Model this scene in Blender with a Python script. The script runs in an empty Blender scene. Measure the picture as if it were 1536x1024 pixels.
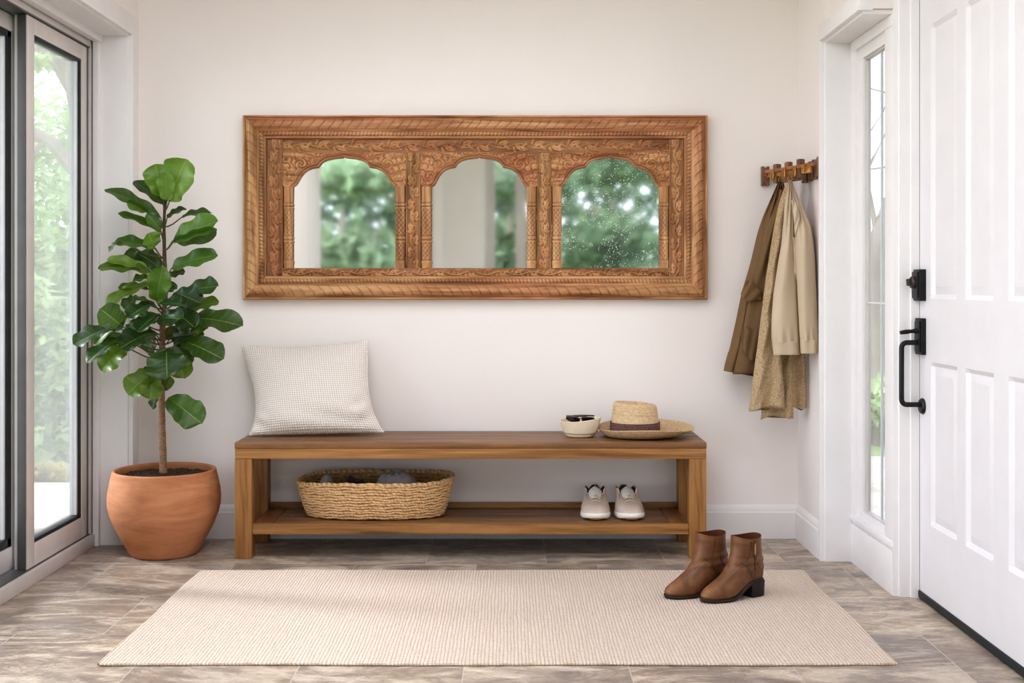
import bpy, bmesh, math, random
import numpy as np
from mathutils import Vector, Matrix

PI = math.pi
sc = bpy.context.scene
COL = sc.collection
random.seed(7)
RNG = np.random.default_rng(11)

# ------------------------------------------------------------------ camera model
D0, F, H, CX, CY = 5.028, 1800.0, 1.06, 766.0, 427.0     # wall distance, focal (px), eye height

def px(u, v, Y):
    """world point at depth plane Y seen at photo pixel (u, v)"""
    d = D0 + Y
    return ((u - CX) * d / F, Y, H - (v - CY) * d / F)

def lin(r, g, b, a=1.0):
    def f(c):
        c /= 255.0
        return c / 12.92 if c <= 0.04045 else ((c + 0.055) / 1.055) ** 2.4
    return (f(r), f(g), f(b), a)

# ------------------------------------------------------------------ materials
class N:
    def __init__(s, name):
        s.m = bpy.data.materials.new(name)
        s.m.use_nodes = True
        s.t = s.m.node_tree
        s.t.nodes.clear()
        s.out = s.t.nodes.new('ShaderNodeOutputMaterial')
        s.b = s.t.nodes.new('ShaderNodeBsdfPrincipled')
        s.t.links.new(s.b.outputs[0], s.out.inputs[0])
    def n(s, kind, **kw):
        nd = s.t.nodes.new('ShaderNode' + kind)
        for k, v in kw.items():
            if k in nd.inputs:
                nd.inputs[k].default_value = v
            else:
                setattr(nd, k, v)
        return nd
    def l(s, a, b):
        s.t.links.new(a, b)
    def math(s, op, a, b=None, c=None):
        nd = s.t.nodes.new('ShaderNodeMath'); nd.operation = op
        for i, x in enumerate((a, b, c)):
            if x is None: continue
            if hasattr(x, 'links'): s.l(x, nd.inputs[i])
            else: nd.inputs[i].default_value = x
        return nd.outputs[0]
    def mix(s, fac, a, b, mode='MIX'):
        nd = s.t.nodes.new('ShaderNodeMix'); nd.data_type = 'RGBA'; nd.blend_type = mode
        for i, x in ((0, fac), (6, a), (7, b)):
            if hasattr(x, 'links'): s.l(x, nd.inputs[i])
            else: nd.inputs[i].default_value = x
        return nd.outputs[2]
    def ramp(s, fac, *stops, interp='LINEAR'):
        nd = s.t.nodes.new('ShaderNodeValToRGB')
        cr = nd.color_ramp; cr.interpolation = interp
        while len(cr.elements) < len(stops): cr.elements.new(0.5)
        for e, (p, c) in zip(cr.elements, stops):
            e.position = p; e.color = c
        s.l(fac, nd.inputs[0])
        return nd.outputs[0]
    def coords(s, which='Object', scale=(1, 1, 1), loc=(0, 0, 0)):
        tc = s.t.nodes.new('ShaderNodeTexCoord')
        mp = s.t.nodes.new('ShaderNodeMapping')
        mp.inputs['Scale'].default_value = scale
        mp.inputs['Location'].default_value = loc
        s.l(tc.outputs[which], mp.inputs['Vector'])
        return mp.outputs[0]
    def noise(s, vec, scale, detail=4.0, rough=0.55, dist=0.0):
        nd = s.n('TexNoise', Scale=scale, Detail=detail, Roughness=rough, Distortion=dist)
        s.l(vec, nd.inputs['Vector'])
        return nd.outputs['Fac']
    def bump(s, h, strength=0.3, dist=0.01):
        nd = s.n('Bump', Strength=strength, Distance=dist)
        s.l(h, nd.inputs['Height'])
        s.l(nd.outputs[0], s.b.inputs['Normal'])
        return nd

def simple(name, c1, c2=None, rough=0.5, scale=8, detail=3, stretch=(1, 1, 1), bump=0.0, bscale=60, bdist=0.005, metal=0.0, spec=0.5, sheen=0.0, coat=0.0):
    k = N(name)
    v = k.coords('Object', stretch)
    f = k.noise(v, scale, detail)
    k.l(k.ramp(f, (0.3, c1), (0.7, c2 or c1)), k.b.inputs['Base Color'])
    k.b.inputs['Roughness'].default_value = rough
    k.b.inputs['Metallic'].default_value = metal
    k.b.inputs['Specular IOR Level'].default_value = spec
    k.b.inputs['Sheen Weight'].default_value = sheen
    k.b.inputs['Coat Weight'].default_value = coat
    if bump:
        k.bump(k.noise(v, bscale, 3), bump, bdist)
    return k.m

def wood(name, axis, dark, mid, light, rough=0.45, seed=0.0, spec=0.35):
    k = N(name)
    st = [16, 16, 16]; st['xyz'.index(axis)] = 1.1
    v = k.coords('Object', tuple(st), (seed, seed * 1.7, seed * 0.6))
    f1 = k.noise(v, 1.6, 6, 0.6, 0.6)
    st2 = [90, 90, 90]; st2['xyz'.index(axis)] = 2.5
    v2 = k.coords('Object', tuple(st2), (seed, 0, 0))
    f2 = k.noise(v2, 1.0, 3)
    f = k.math('ADD', k.math('MULTIPLY', f1, 0.7), k.math('MULTIPLY', f2, 0.3))
    col = k.ramp(f, (0.34, dark), (0.50, mid), (0.66, light))
    k.l(col, k.b.inputs['Base Color'])
    k.b.inputs['Roughness'].default_value = rough
    k.b.inputs['Specular IOR Level'].default_value = spec
    k.bump(f, 0.25, 0.002)
    return k.m

# ------------------------------------------------------------------ mesh builder
class MB:
    def __init__(s):
        s.v, s.f, s.uv, s.at, s.nv = [], [], [], [], 0
    def add(s, verts, faces, uv=None, at=None):
        b = s.nv
        s.v.extend(tuple(map(float, p)) for p in verts)
        s.nv += len(verts)
        for fc in faces: s.f.append(tuple(b + i for i in fc))
        if uv is None: uv = [(0.0, 0.0)] * sum(len(fc) for fc in faces)
        s.uv.extend(uv)
        if at is None: at = [(0.0, 0.0, 0.0)] * len(verts)
        elif isinstance(at, tuple): at = [at] * len(verts)
        s.at.extend(at)
        return s
    def grid(s, P, wrap_u=False, wrap_v=False, at=None, flip=False, cap0=False, cap1=False):
        """P[nu][nv][3]; wrap_v closes rings of nv points"""
        P = np.asarray(P, float)
        nu, nv = P.shape[:2]
        V = P.reshape(-1, 3)
        A = None
        if at is not None:
            A = np.asarray(at, float)
            if A.ndim == 2: A = np.stack([A, A * 0, A * 0], -1)
            A = [tuple(x) for x in A.reshape(-1, 3)]
        fs, uv = [], []
        for i in range(nu if wrap_u else nu - 1):
            i2 = (i + 1) % nu
            u0, u1 = i / (nu - 1 + wrap_u), (i + 1) / (nu - 1 + wrap_u)
            for j in range(nv if wrap_v else nv - 1):
                j2 = (j + 1) % nv
                w0, w1 = j / (nv - 1 + wrap_v), (j + 1) / (nv - 1 + wrap_v)
                q = [(i * nv + j, (u0, w0)), (i2 * nv + j, (u1, w0)), (i2 * nv + j2, (u1, w1)), (i * nv + j2, (u0, w1))]
                if flip: q = q[::-1]
                fs.append(tuple(x[0] for x in q)); uv.extend(x[1] for x in q)
        if cap0:
            fc = tuple(range(nv)); fc = fc[::-1] if flip else fc
            fs.append(fc); uv.extend([(0, 0)] * nv)
        if cap1:
            fc = tuple((nu - 1) * nv + j for j in range(nv))[::-1]; fc = fc[::-1] if flip else fc
            fs.append(fc); uv.extend([(0, 0)] * nv)
        return s.add(V, fs, uv, A)
    def box(s, x0, x1, y0, y1, z0, z1, bevel=0.0, M=None, at=None, seg=2):
        bm = bmesh.new()
        bmesh.ops.create_cube(bm, size=1.0)
        for vv in bm.verts:
            vv.co = Vector((x0 + (vv.co.x + .5) * (x1 - x0), y0 + (vv.co.y + .5) * (y1 - y0), z0 + (vv.co.z + .5) * (z1 - z0)))
        if bevel:
            bmesh.ops.bevel(bm, geom=list(bm.edges), offset=bevel, segments=seg, profile=0.6, affect='EDGES')
        if M is not None: bmesh.ops.transform(bm, matrix=M, verts=bm.verts)
        bm.verts.index_update()
        s.add([vv.co for vv in bm.verts], [tuple(q.index for q in fc.verts) for fc in bm.faces], None, at)
        bm.free()
        return s
    def tube(s, path, rad, n=10, caps=True, flat=1.0, at=None):
        path = [Vector(p) for p in path]
        if not hasattr(rad, '__len__'): rad = [rad] * len(path)
        T = []
        for i in range(len(path)):
            a, b = path[max(i - 1, 0)], path[min(i + 1, len(path) - 1)]
            T.append((b - a).normalized())
        nrm = T[0].orthogonal().normalized()
        R = []
        for i, p in enumerate(path):
            nrm = (nrm - T[i] * nrm.dot(T[i])).normalized()
            bn = T[i].cross(nrm)
            R.append([tuple(p + (nrm * math.cos(2 * PI * j / n) + bn * math.sin(2 * PI * j / n) * flat) * rad[i]) for j in range(n)])
        A = None if at is None else np.tile(np.array(at, float), (len(path), n, 1))
        return s.grid(R, wrap_v=True, cap0=caps, cap1=caps, at=A, flip=True)
    def lathe(s, prof, n=48, M=None, fn=None, cap0=False, cap1=False, at=None):
        th = np.linspace(0, 2 * PI, n, endpoint=False)
        R = []
        for (r, z) in prof:
            rr = np.full(n, r) if fn is None else r + fn(th, z)
            R.append(np.stack([rr * np.cos(th), rr * np.sin(th), np.full(n, z)], -1))
        R = np.array(R)
        if M is not None:
            R = R @ np.array(M.to_3x3()).T + np.array(M.translation)
        A = None if at is None else np.tile(np.array(at, float), (len(prof), n, 1))
        return s.grid(R, wrap_v=True, cap0=cap0, cap1=cap1, at=A, flip=True)
    def build(s, name, mat, parent=None, loc=(0, 0, 0), rotz=0.0, smooth=True, angle=40, uv=False, at=False, recalc=False):
        me = bpy.data.meshes.new(name)
        me.from_pydata(s.v, [], s.f)
        if uv:
            l = me.uv_layers.new(name='UVMap')
            l.data.foreach_set('uv', np.array(s.uv, np.float32).ravel())
        if at:
            a = me.color_attributes.new('tone', 'FLOAT_COLOR', 'POINT')
            arr = np.ones((len(s.v), 4), np.float32); arr[:, :3] = np.array(s.at, np.float32)
            a.data.foreach_set('color', arr.ravel())
        if recalc:
            bm = bmesh.new(); bm.from_mesh(me)
            bmesh.ops.recalc_face_normals(bm, faces=bm.faces); bm.to_mesh(me); bm.free()
        if smooth:
            me.shade_smooth()
            if angle: me.set_sharp_from_angle(angle=math.radians(angle))
        me.materials.append(mat)
        me.update()
        o = bpy.data.objects.new(name, me)
        COL.objects.link(o)
        o.parent = parent
        o.location = loc
        o.rotation_euler = (0, 0, rotz)
        return o

def tag(o, label, cat=None, group=None, kind=None):
    if label: o['label'] = label
    if cat: o['category'] = cat
    if group: o['group'] = group
    if kind: o['kind'] = kind
    return o

def thing(name, label, cat, loc=(0, 0, 0), rotz=0.0, group=None, kind=None):
    o = bpy.data.objects.new(name, None)
    o.empty_display_size = 0.1
    COL.objects.link(o)
    o.location = loc; o.rotation_euler = (0, 0, rotz)
    return tag(o, label, cat, group, kind)

def struct(name, mb, mat, label=None, parent=None, **kw):
    o = mb.build(name, mat, parent, **kw)
    if parent is None:
        o['kind'] = 'structure'
        if label: o['label'] = label; o['category'] = name.split('_')[0]
    return o

def copy_tree(o, parent=None):
    c = o.copy(); COL.objects.link(c)
    if parent is not None: c.parent = parent
    for ch in [x for x in bpy.data.objects if x.parent == o]:
        copy_tree(ch, c)
    return c

def sm(a, b, x):
    t = np.clip((x - a) / (b - a), 0, 1)
    return t * t * (3 - 2 * t)

def interp_rows(rows, n):
    """smoothly resample a table of rows (first column is the running key)"""
    rows = np.array(rows, float)
    ks = np.linspace(rows[0, 0], rows[-1, 0], n)
    out = [ks]
    for c in range(1, rows.shape[1]):
        y = np.interp(ks, rows[:, 0], rows[:, c])
        yp = np.pad(y, 3, mode='edge')
        ys = np.convolve(yp, np.array([1, 2, 3, 4, 3, 2, 1]) / 16.0, 'valid')
        ys[0], ys[-1] = y[0], y[-1]
        out.append(ys)
    return np.stack(out, -1)

# ------------------------------------------------------------------ material set
M = {}
def wall_mat():
    k = N('painted_plaster')
    v = k.coords('Object')
    f = k.noise(v, 1.2, 2)
    k.l(k.ramp(f, (0.3, lin(237, 230, 227)), (0.7, lin(240, 234, 231))), k.b.inputs['Base Color'])
    k.b.inputs['Roughness'].default_value = 0.85
    k.b.inputs['Specular IOR Level'].default_value = 0.2
    k.bump(k.noise(v, 90, 3), 0.12, 0.003)
    return k.m
M['wall'] = wall_mat()
M['ceiling'] = simple('white_ceiling_paint', lin(240, 237, 234), lin(243, 240, 238), 0.9)
M['trim'] = simple('white_satin_paint', lin(232, 229, 229), lin(236, 233, 233), 0.45, bump=0.04, bscale=40)
M['door_paint'] = simple('white_door_paint', lin(220, 217, 219), lin(224, 221, 223), 0.42, bump=0.03, bscale=50)
M['alu'] = simple('satin_aluminium', lin(204, 197, 194), lin(212, 206, 203), 0.38, metal=0.1, spec=0.5)
M['alu_dark'] = simple('dark_aluminium_track', lin(96, 95, 95), lin(110, 108, 107), 0.4, metal=0.5)
M['gasket'] = simple('black_rubber', lin(30, 33, 35), lin(38, 42, 44), 0.6)
M['spacer'] = simple('bright_spacer', lin(214, 216, 218), lin(226, 228, 230), 0.35)
M['black_metal'] = simple('matte_black_metal', lin(20, 21, 23), lin(30, 31, 33), 0.42, metal=0.3, spec=0.5)

def glass_mat(name='clear_pane', haze=0.0):
    k = N(name)
    k.t.nodes.remove(k.b)
    tr = k.n('BsdfTransparent'); tr.inputs[0].default_value = (0.96, 0.975, 0.97, 1)
    gl = k.n('BsdfGlossy', Roughness=0.02)
    fr = k.n('Fresnel', IOR=1.45)
    ns = k.noise(k.coords('Object'), 2.0, 2)
    fac = k.math('MULTIPLY', fr.outputs[0], k.math('ADD', 0.6, k.math('MULTIPLY', ns, 0.3)))
    mx = k.n('MixShader')
    k.l(fac, mx.inputs[0]); k.l(tr.outputs[0], mx.inputs[1]); k.l(gl.outputs[0], mx.inputs[2])
    last = mx.outputs[0]
    if haze:
        tl = k.n('BsdfTranslucent'); tl.inputs[0].default_value = (0.95, 0.96, 0.95, 1)
        m2 = k.n('MixShader')
        hz_ = k.noise(k.coords('Object', (0.3, 9, 0.35)), 1.0, 3)
        k.l(k.math('MULTIPLY', haze, k.math('ADD', 0.55, k.math('MULTIPLY', hz_, 0.9))), m2.inputs[0]); k.l(last, m2.inputs[1]); k.l(tl.outputs[0], m2.inputs[2]); last = m2.outputs[0]
    k.l(last, k.out.inputs[0])
    return k.m
M['glass'] = glass_mat()
M['glass_haze'] = glass_mat('veiled_pane', 0.055)  # white veil mixed into the glass to pale the garden like bright haze

def mirror_mat(name, spots, rough):
    k = N(name)
    v = k.coords('Object')
    k.b.inputs['Metallic'].default_value = 1.0
    k.b.inputs['Base Color'].default_value = (0.90, 0.92, 0.90, 1)
    ns = k.noise(v, 9, 3)
    k.l(k.math('ADD', rough, k.math('MULTIPLY', ns, 0.025)), k.b.inputs['Roughness'])
    if spots:
        vo = k.n('TexVoronoi', Scale=190.0); k.l(v, vo.inputs['Vector'])
        vs = k.n('TexVoronoi', Scale=190.0, feature='F1'); k.l(v, vs.inputs['Vector'])
        sep = k.n('SeparateColor'); k.l(vs.outputs['Color'], sep.inputs[0])
        rad = k.math('MULTIPLY', k.math('POWER', sep.outputs[0], 2.2), 0.46)
        dot = k.math('LESS_THAN', vo.outputs['Distance'], rad)
        pat = k.math('GREATER_THAN', k.noise(v, 5.5, 2), 0.44)
        fac = k.math('MULTIPLY', k.math('MULTIPLY', dot, pat), 0.75)
        df = k.n('BsdfDiffuse'); df.inputs[0].default_value = lin(225, 235, 232)
        mx = k.n('MixShader')
        k.l(fac, mx.inputs[0]); k.l(k.b.outputs[0], mx.inputs[1]); k.l(df.outputs[0], mx.inputs[2])
        k.l(mx.outputs[0], k.out.inputs[0])
    return k.m
M['mirror'] = mirror_mat('silvered_mirror', False, 0.028)
M['mirror_spot'] = mirror_mat('spotted_antique_mirror', True, 0.028)

def floor_mat():
    k = N('slate_look_floor_tile')
    TS = 0.4575
    v = k.coords('Object', (1, 1, 1), (0.13 + TS * 20, 0.473 + TS * 20, 0))
    br = k.n('TexBrick', Scale=1.0)
    br.inputs['Color1'].default_value = (0, 0, 0, 1); br.inputs['Color2'].default_value = (1, 1, 1, 1)
    br.inputs['Mortar'].default_value = (0.5, 0.5, 0.5, 1)
    br.inputs['Mortar Size'].default_value = 0.0016
    br.inputs['Mortar Smooth'].default_value = 0.2
    br.inputs['Brick Width'].default_value = TS; br.inputs['Row Height'].default_value = TS
    br.offset = 0.42; br.offset_frequency = 2
    k.l(v, br.inputs['Vector'])
    sep = k.n('SeparateColor'); k.l(br.outputs['Color'], sep.inputs[0])
    rnd = sep.outputs[0]
    cmb = k.n('CombineXYZ')
    k.l(k.math('MULTIPLY', rnd, 37.0), cmb.inputs[0]); k.l(k.math('MULTIPLY', rnd, 91.0), cmb.inputs[1])
    k.l(k.math('MULTIPLY', rnd, 13.0), cmb.inputs[2])
    add = k.n('VectorMath', operation='ADD'); k.l(v, add.inputs[0]); k.l(cmb.outputs[0], add.inputs[1])
    mp = k.n('Mapping'); mp.inputs['Scale'].default_value = (2.2, 4.4, 1.0); mp.inputs['Rotation'].default_value = (0, 0, 0.18)
    k.l(add.outputs[0], mp.inputs['Vector'])
    f1 = k.noise(mp.outputs[0], 0.62, 9, 0.58, 1.6)
    f2 = k.noise(mp.outputs[0], 0.75, 3, 0.5, 0.6)
    f3 = k.noise(mp.outputs[0], 1.9, 8, 0.66, 2.6)
    ca = k.ramp(f1, (0.30, lin(76, 69, 66)), (0.40, lin(122, 106, 92)), (0.48, lin(154, 134, 114)), (0.55, lin(200, 184, 162)), (0.61, lin(158, 139, 120)), (0.70, lin(100, 93, 90)))
    cb = k.ramp(f3, (0.36, lin(82, 74, 70)), (0.50, lin(150, 131, 112)), (0.64, lin(206, 190, 170)))
    c = k.mix(0.45, ca, cb)
    f4 = k.noise(mp.outputs[0], 1.25, 7, 0.6, 3.2)
    vn = k.math('ABSOLUTE', k.math('SUBTRACT', f4, 0.5))
    c = k.mix(k.ramp(vn, (0.0, (0.6, 0.6, 0.6, 1)), (0.03, (0, 0, 0, 1))), c, lin(86, 74, 66))
    f5 = k.noise(mp.outputs[0], 0.9, 6, 0.62, 2.4)
    c = k.mix(k.ramp(f5, (0.50, (0, 0, 0, 1)), (0.60, (0.9, 0.9, 0.9, 1))), c, lin(206, 191, 170))
    c = k.mix(k.ramp(f5, (0.32, (0.8, 0.8, 0.8, 1)), (0.44, (0, 0, 0, 1))), c, lin(100, 90, 84))
    fine = k.noise(mp.outputs[0], 14, 6, 0.7, 1.0)
    c = k.mix(k.ramp(fine, (0.42, (0.35, 0.35, 0.35, 1)), (0.58, (0, 0, 0, 1))), c, lin(92, 80, 72))
    tint = k.ramp(f2, (0.38, lin(132, 123, 118)), (0.62, lin(168, 142, 112)))
    c = k.mix(0.22, c, tint, 'MIX')
    c = k.mix(k.math('MULTIPLY', rnd, 0.34), c, lin(100, 92, 88))
    c = k.mix(br.outputs['Fac'], c, lin(168, 158, 150))
    hsv = k.n('HueSaturation', Saturation=0.88, Value=1.25); k.l(c, hsv.inputs['Color']); c = hsv.outputs[0]
    k.l(c, k.b.inputs['Base Color'])
    k.l(k.math('ADD', 0.22, k.math('MULTIPLY', f3, 0.28)), k.b.inputs['Roughness'])
    k.b.inputs['Specular IOR Level'].default_value = 0.5
    hgt = k.math('SUBTRACT', k.math('MULTIPLY', f3, 0.35), br.outputs['Fac'])
    k.bump(hgt, 0.35, 0.003)
    return k.m
M['floor'] = floor_mat()

def rug_mat():
    k = N('cream_woven_rug')
    v = k.coords('Object')
    sx = k.n('SeparateXYZ'); k.l(v, sx.inputs[0])
    X, Y = sx.outputs[0], sx.outputs[1]
    wob = k.math('MULTIPLY', k.noise(k.coords('Object', (30, 4, 1)), 1.0, 3), 0.014)
    xr = k.math('DIVIDE', k.math('ADD', X, wob), 0.0105)
    rib = k.math('ABSOLUTE', k.math('SINE', k.math('MULTIPLY', xr, PI)))
    col_id = k.math('FLOOR', xr)
    ph = k.math('MULTIPLY', k.math('SINE', k.math('MULTIPLY', col_id, 12.9)), 3.0)
    kn = k.math('SINE', k.math('ADD', k.math('MULTIPLY', Y, 2 * PI / 0.0135), ph))
    kn = k.math('ADD', 0.6, k.math('MULTIPLY', kn, 0.4))
    h = k.math('MULTIPLY', k.math('POWER', rib, 0.6), kn)
    big = k.noise(k.coords('Object', (60, 12, 1)), 1.0, 4)
    fine = k.noise(v, 160, 2)
    hh = k.math('ADD', h, k.math('MULTIPLY', fine, 0.5))
    c = k.ramp(hh, (0.10, lin(150, 130, 114)), (0.50, lin(203, 184, 168)), (1.0, lin(224, 208, 194)))
    c = k.mix(k.math('MULTIPLY', big, 0.35), c, lin(190, 168, 148))
    k.l(c, k.b.inputs['Base Color'])
    k.b.inputs['Roughness'].default_value = 0.95
    k.b.inputs['Specular IOR Level'].default_value = 0.1
    k.b.inputs['Sheen Weight'].default_value = 0.15
    k.bump(hh, 0.8, 0.004)
    return k.m
M['rug'] = rug_mat()

# ------------------------------------------------------------------ room shell
CZ = 2.5
XL, XR, XD = -1.559, 1.204, 1.385
YO = -0.13                   # near end of the left wall stub
mb = MB().box(-3.4, 3.4, -6.0, 0.2, -0.12, 0.0)
struct('floor', mb, M['floor'], 'grey brown slate look stone tiles laid in staggered rows', smooth=False)
mb = MB().box(-3.4, 3.4, -6.0, 0.2, CZ, CZ + 0.12)
struct('ceiling', mb, M['ceiling'], 'plain white ceiling over the entry', smooth=False)
mb = MB().box(-1.765, 1.35, 0.0, 0.10, 0.0, CZ)
struct('wall_back', mb, M['wall'], 'off white plaster wall behind the bench and mirror', smooth=False)
mb = MB()
mb.box(-1.762, XL, YO, 0.0, 0.0, CZ)
mb.box(-1.82, XL, -3.5, YO, 2.085, CZ)
mb.box(-1.82, XL, -4.7, -3.5, 0.0, CZ)
mb.box(-3.4, -1.82, -4.84, -4.7, 0.0, CZ)
struct('wall_left', mb, M['wall'], 'off white wall around the sliding glass door', smooth=False)
mb = MB()
mb.box(XR, 1.345, -0.423, 0.0, 0.0, CZ)
mb.box(XR + 0.02, 1.345, -0.9445, -0.423, 2.001, CZ)
mb.box(1.31, 1.6, -2.05, -0.93, 2.16, CZ)
mb.box(1.33, 1.6, -4.7, -2.05, 0.0, CZ)
mb.box(1.6, 3.4, -4.84, -4.7, 0.0, CZ)
struct('wall_right', mb, M['wall'], 'off white wall around the narrow window and front door', smooth=False)

# front glazed wall behind the camera (seen in the mirror)
YF = -5.9
mb = MB()
mb.box(-3.4, 3.4, YF - 0.12, YF, 2.36, CZ)
mb.box(-0.70, -0.23, YF - 0.12, YF, 0.0, 2.36)
mb.box(-0.33, -0.23, YF - .001, YF + .05, 0.0, 2.36); mb.box(-0.70, -0.62, YF - .001, YF + .05, 0.0, 2.36)
struct('wall_front', mb, M['ceiling'], 'white wall section between garden windows seen in the mirror', smooth=False)
def bevel_board(x0, x1, y0, y1, z0, z1):
    return (x0, x1, y0, y1, z0, z1)
wf = thing('window_3', 'tall grey framed garden windows seen reflected in the mirror', 'window', (0, 0, 0), kind='structure')
mb = MB()
for x in (-3.34, -1.95, 0.043, 1.75, 3.24):
    mb.box(x, x + 0.10, YF - 0.08, YF - 0.01, 0.0, 2.36, 0.006)
mb.box(-0.225, -0.145, YF - 0.08, YF - 0.01, 0.0, 2.36, 0.006)
mb.box(-0.79, -0.705, YF - 0.08, YF - 0.01, 0.0, 2.36, 0.006)
for a, b in ((-3.3, -0.71), (-0.2, 3.3)):
    mb.box(a, b, YF - 0.078, YF - 0.012, 0.0, 0.09, 0.006)
    mb.box(a, b, YF - 0.078, YF - 0.012, 2.28, 2.36, 0.006)
mb.build('window_frame', M['alu'], wf)
mb = MB()
for a, b in ((-3.3, -0.71), (-0.2, 3.3)):
    mb.box(a, b, YF - 0.05, YF - 0.044, 0.05, 2.32)
mb.build('glass_pane', M['glass'], wf, smooth=False)
for nm, x in (('window_4', -3.37), ('window_5', 3.37)):
    w = thing(nm, 'end glazing of the garden room ' + ('on the slider side' if x < 0 else 'on the front door side'), 'window', kind='structure')
    MB().box(x - 0.02, x + 0.02, YF - 0.03, -4.85, 0.0, 0.1).box(x - 0.02, x + 0.02, YF - 0.03, -4.85, 2.3, CZ).build('window_frame', M['alu'], w)
    MB().box(x - 0.003, x + 0.003, YF, -4.85, 0.1, 2.3).build('glass_pane', M['glass'], w, smooth=False)

# baseboards: flat board with a stepped and rounded top
def baseboard(name, length, mat, loc, rotz):
    prof = [(0, 0), (0.016, 0), (0.016, 0.108), (0.012, 0.114), (0.0115, 0.122), (0.009, 0.130), (0.0045, 0.137), (0.0, 0.140)]
    P = [[(x, -a, z) for a, z in prof] for x in (0.0, length)]
    m = MB().grid(P, flip=True)
    m.f.append(tuple(range(len(prof)))[::-1]); m.uv.extend([(0, 0)] * len(prof))
    m.f.append(tuple(range(len(prof), 2 * len(prof)))); m.uv.extend([(0, 0)] * len(prof))
    o = struct(name, m, mat, 'white moulded baseboard along the ' + name.split('_')[1] + ' wall', loc=loc, rotz=rotz, angle=30)
    return o
baseboard('baseboard_back', XR - XL, M['trim'], (XL, 0, 0), 0)
baseboard('baseboard_right', 0.384, M['trim'], (XR, -0.0, 0), -PI / 2)

# casing round the sliding door: flat face with an inner bead
mb = MB()
mb.box(XL - 0.02, XL + 0.010, YO, YO + 0.085, 0.0, 2.165, 0.004)
mb.box(XL - 0.02, XL + 0.018, YO - 0.004, YO + 0.014, 0.0, 2.093, 0.004)
mb.box(XL - 0.02, XL + 0.0107, -3.5, YO + .0855, 2.085, 2.1655, 0.004)
mb.box(XL - 0.02, XL + 0.0187, -3.5, YO + .0145, 2.079, 2.097, 0.004)
mb.box(XL - 0.02, XL + 0.022, -4.704, -4.60, 0.0, 2.3, 0.004); mb.box(XL - 0.02, XL + 0.016, -4.30, -4.22, 0.0, 2.3, 0.004)
struct('trim_1', mb, M['trim'], 'white casing framing the sliding glass door')
# reveal lining of the slider opening
mb = MB()
mb.box(-1.76, XL - 0.0, YO - 0.012, YO, 0.0, 2.085, 0.002)
mb.box(-1.80, XL - 0.0, -3.5, YO - 0.012, 2.073, 2.085, 0.002)
mb.box(-1.695, -1.670, YO - 0.035, YO - 0.011, 0.0, 2.073, 0.004)
mb.box(-1.695, -1.660, -3.5, YO - 0.011, 2.045, 2.074, 0.004)
struct('trim_2', mb, M['trim'], 'white reveal board beside the sliding glass door')

# sliding glass door ---------------------------------------------------------
sd = thing('door_1', 'grey aluminium sliding glass door to the garden patio', 'sliding door', (-1.705, -0.15, 0), kind='structure')
def L(x0, x1, y0, y1, z0, z1, b=0.003):   # world coords -> local to the door root
    return (x0 + 1.705, x1 + 1.705, y0 + 0.15, y1 + 0.15, z0, z1, b)
mb = MB()
mb.box(*L(-1.86, -1.685, -3.5, -0.146, 0.0, 0.05))
mb.box(*L(-1.86, -1.700, -3.5, -0.146, 2.022, 2.06))
mb.box(*L(-1.760, -1.700, -0.172, -0.142, 0.05, 2.03))
mb.box(*L(-1.86, -1.700, -3.5, -3.46, 0.05, 2.03))
mb.build('track_frame', M['alu'], sd)
mb = MB()
mb.box(*L(-1.755, -1.708, -0.196, -0.172, 0.05, 2.022))
mb.box(*L(-1.85, -1.7015, -3.46, -0.172, 0.0495, 0.054))
mb.box(*L(-1.85, -1.7015, -3.46, -0.172, 2.016, 2.0225))
mb.build('track_channel', M['alu_dark'], sd)
def panel(y0, y1, xf, st, gk=0.014):
    """sliding sash between y0 (near) and y1 (far); xf = room-side face"""
    r = bpy.data.objects.new('sliding_panel', None); COL.objects.link(r); r.parent = sd
    t = 0.045
    m = MB()
    m.box(*L(xf - t, xf, y0, y0 + st, 0.054, 2.014, 0.004)); m.box(*L(xf - t, xf, y1 - 0.055, y1, 0.054, 2.014, 0.004))
    m.box(*L(xf - t, xf, y0 + st - .002, y1 - 0.053, 0.054, 0.135, 0.004)); m.box(*L(xf - t, xf, y0 + st - .002, y1 - 0.053, 1.955, 2.014, 0.004))
    m.build('panel_frame', M['alu'], r)
    if y1 > -0.3: MB().box(*L(xf - t + .012, xf - 0.0025, y0 - 0.004, y0 + .001, 0.056, 2.012, 0.001)).build('seal_strip', M['alu_dark'], r)
    ya, yb, g = y0 + st, y1 - 0.055, gk
    m = MB()
    for q in ((ya, ya + g * .6, 0.135, 1.955), (yb - g, yb, 0.135, 1.955)):
        m.box(*L(xf - t + .004, xf - 0.004, q[0], q[1], q[2], q[3], 0.002))
    m.box(*L(xf - t + .004, xf - 0.004, ya, yb, 0.135, 0.135 + g, 0.002)); m.box(*L(xf - t + .004, xf - 0.004, ya, yb, 1.955 - g * .7, 1.955, 0.002))
    m.build('gasket', M['gasket'], r)
    m = MB()
    m.box(*L(xf - t + .006, xf - 0.012, yb - g - 0.016, yb - g, 0.15, 1.945, 0.002))
    m.box(*L(xf - t + .006, xf - 0.012, ya + g * .6, ya + g * .6 + .004, 0.15, 1.945, 0.001))
    m.build('glazing_bead', M['spacer'], r)
    MB().box(*L(xf - 0.028, xf - 0.022, ya, yb, 0.135, 1.955, 0)).build('glass_pane', M['glass_haze'], r, smooth=False)
    return r
panel(-0.798, -0.200, -1.705, 0.068)
panel(-2.10, -0.722, -1.765, 0.07, 0.032)
panel(-3.46, -2.02, -1.705, 0.07)

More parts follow.
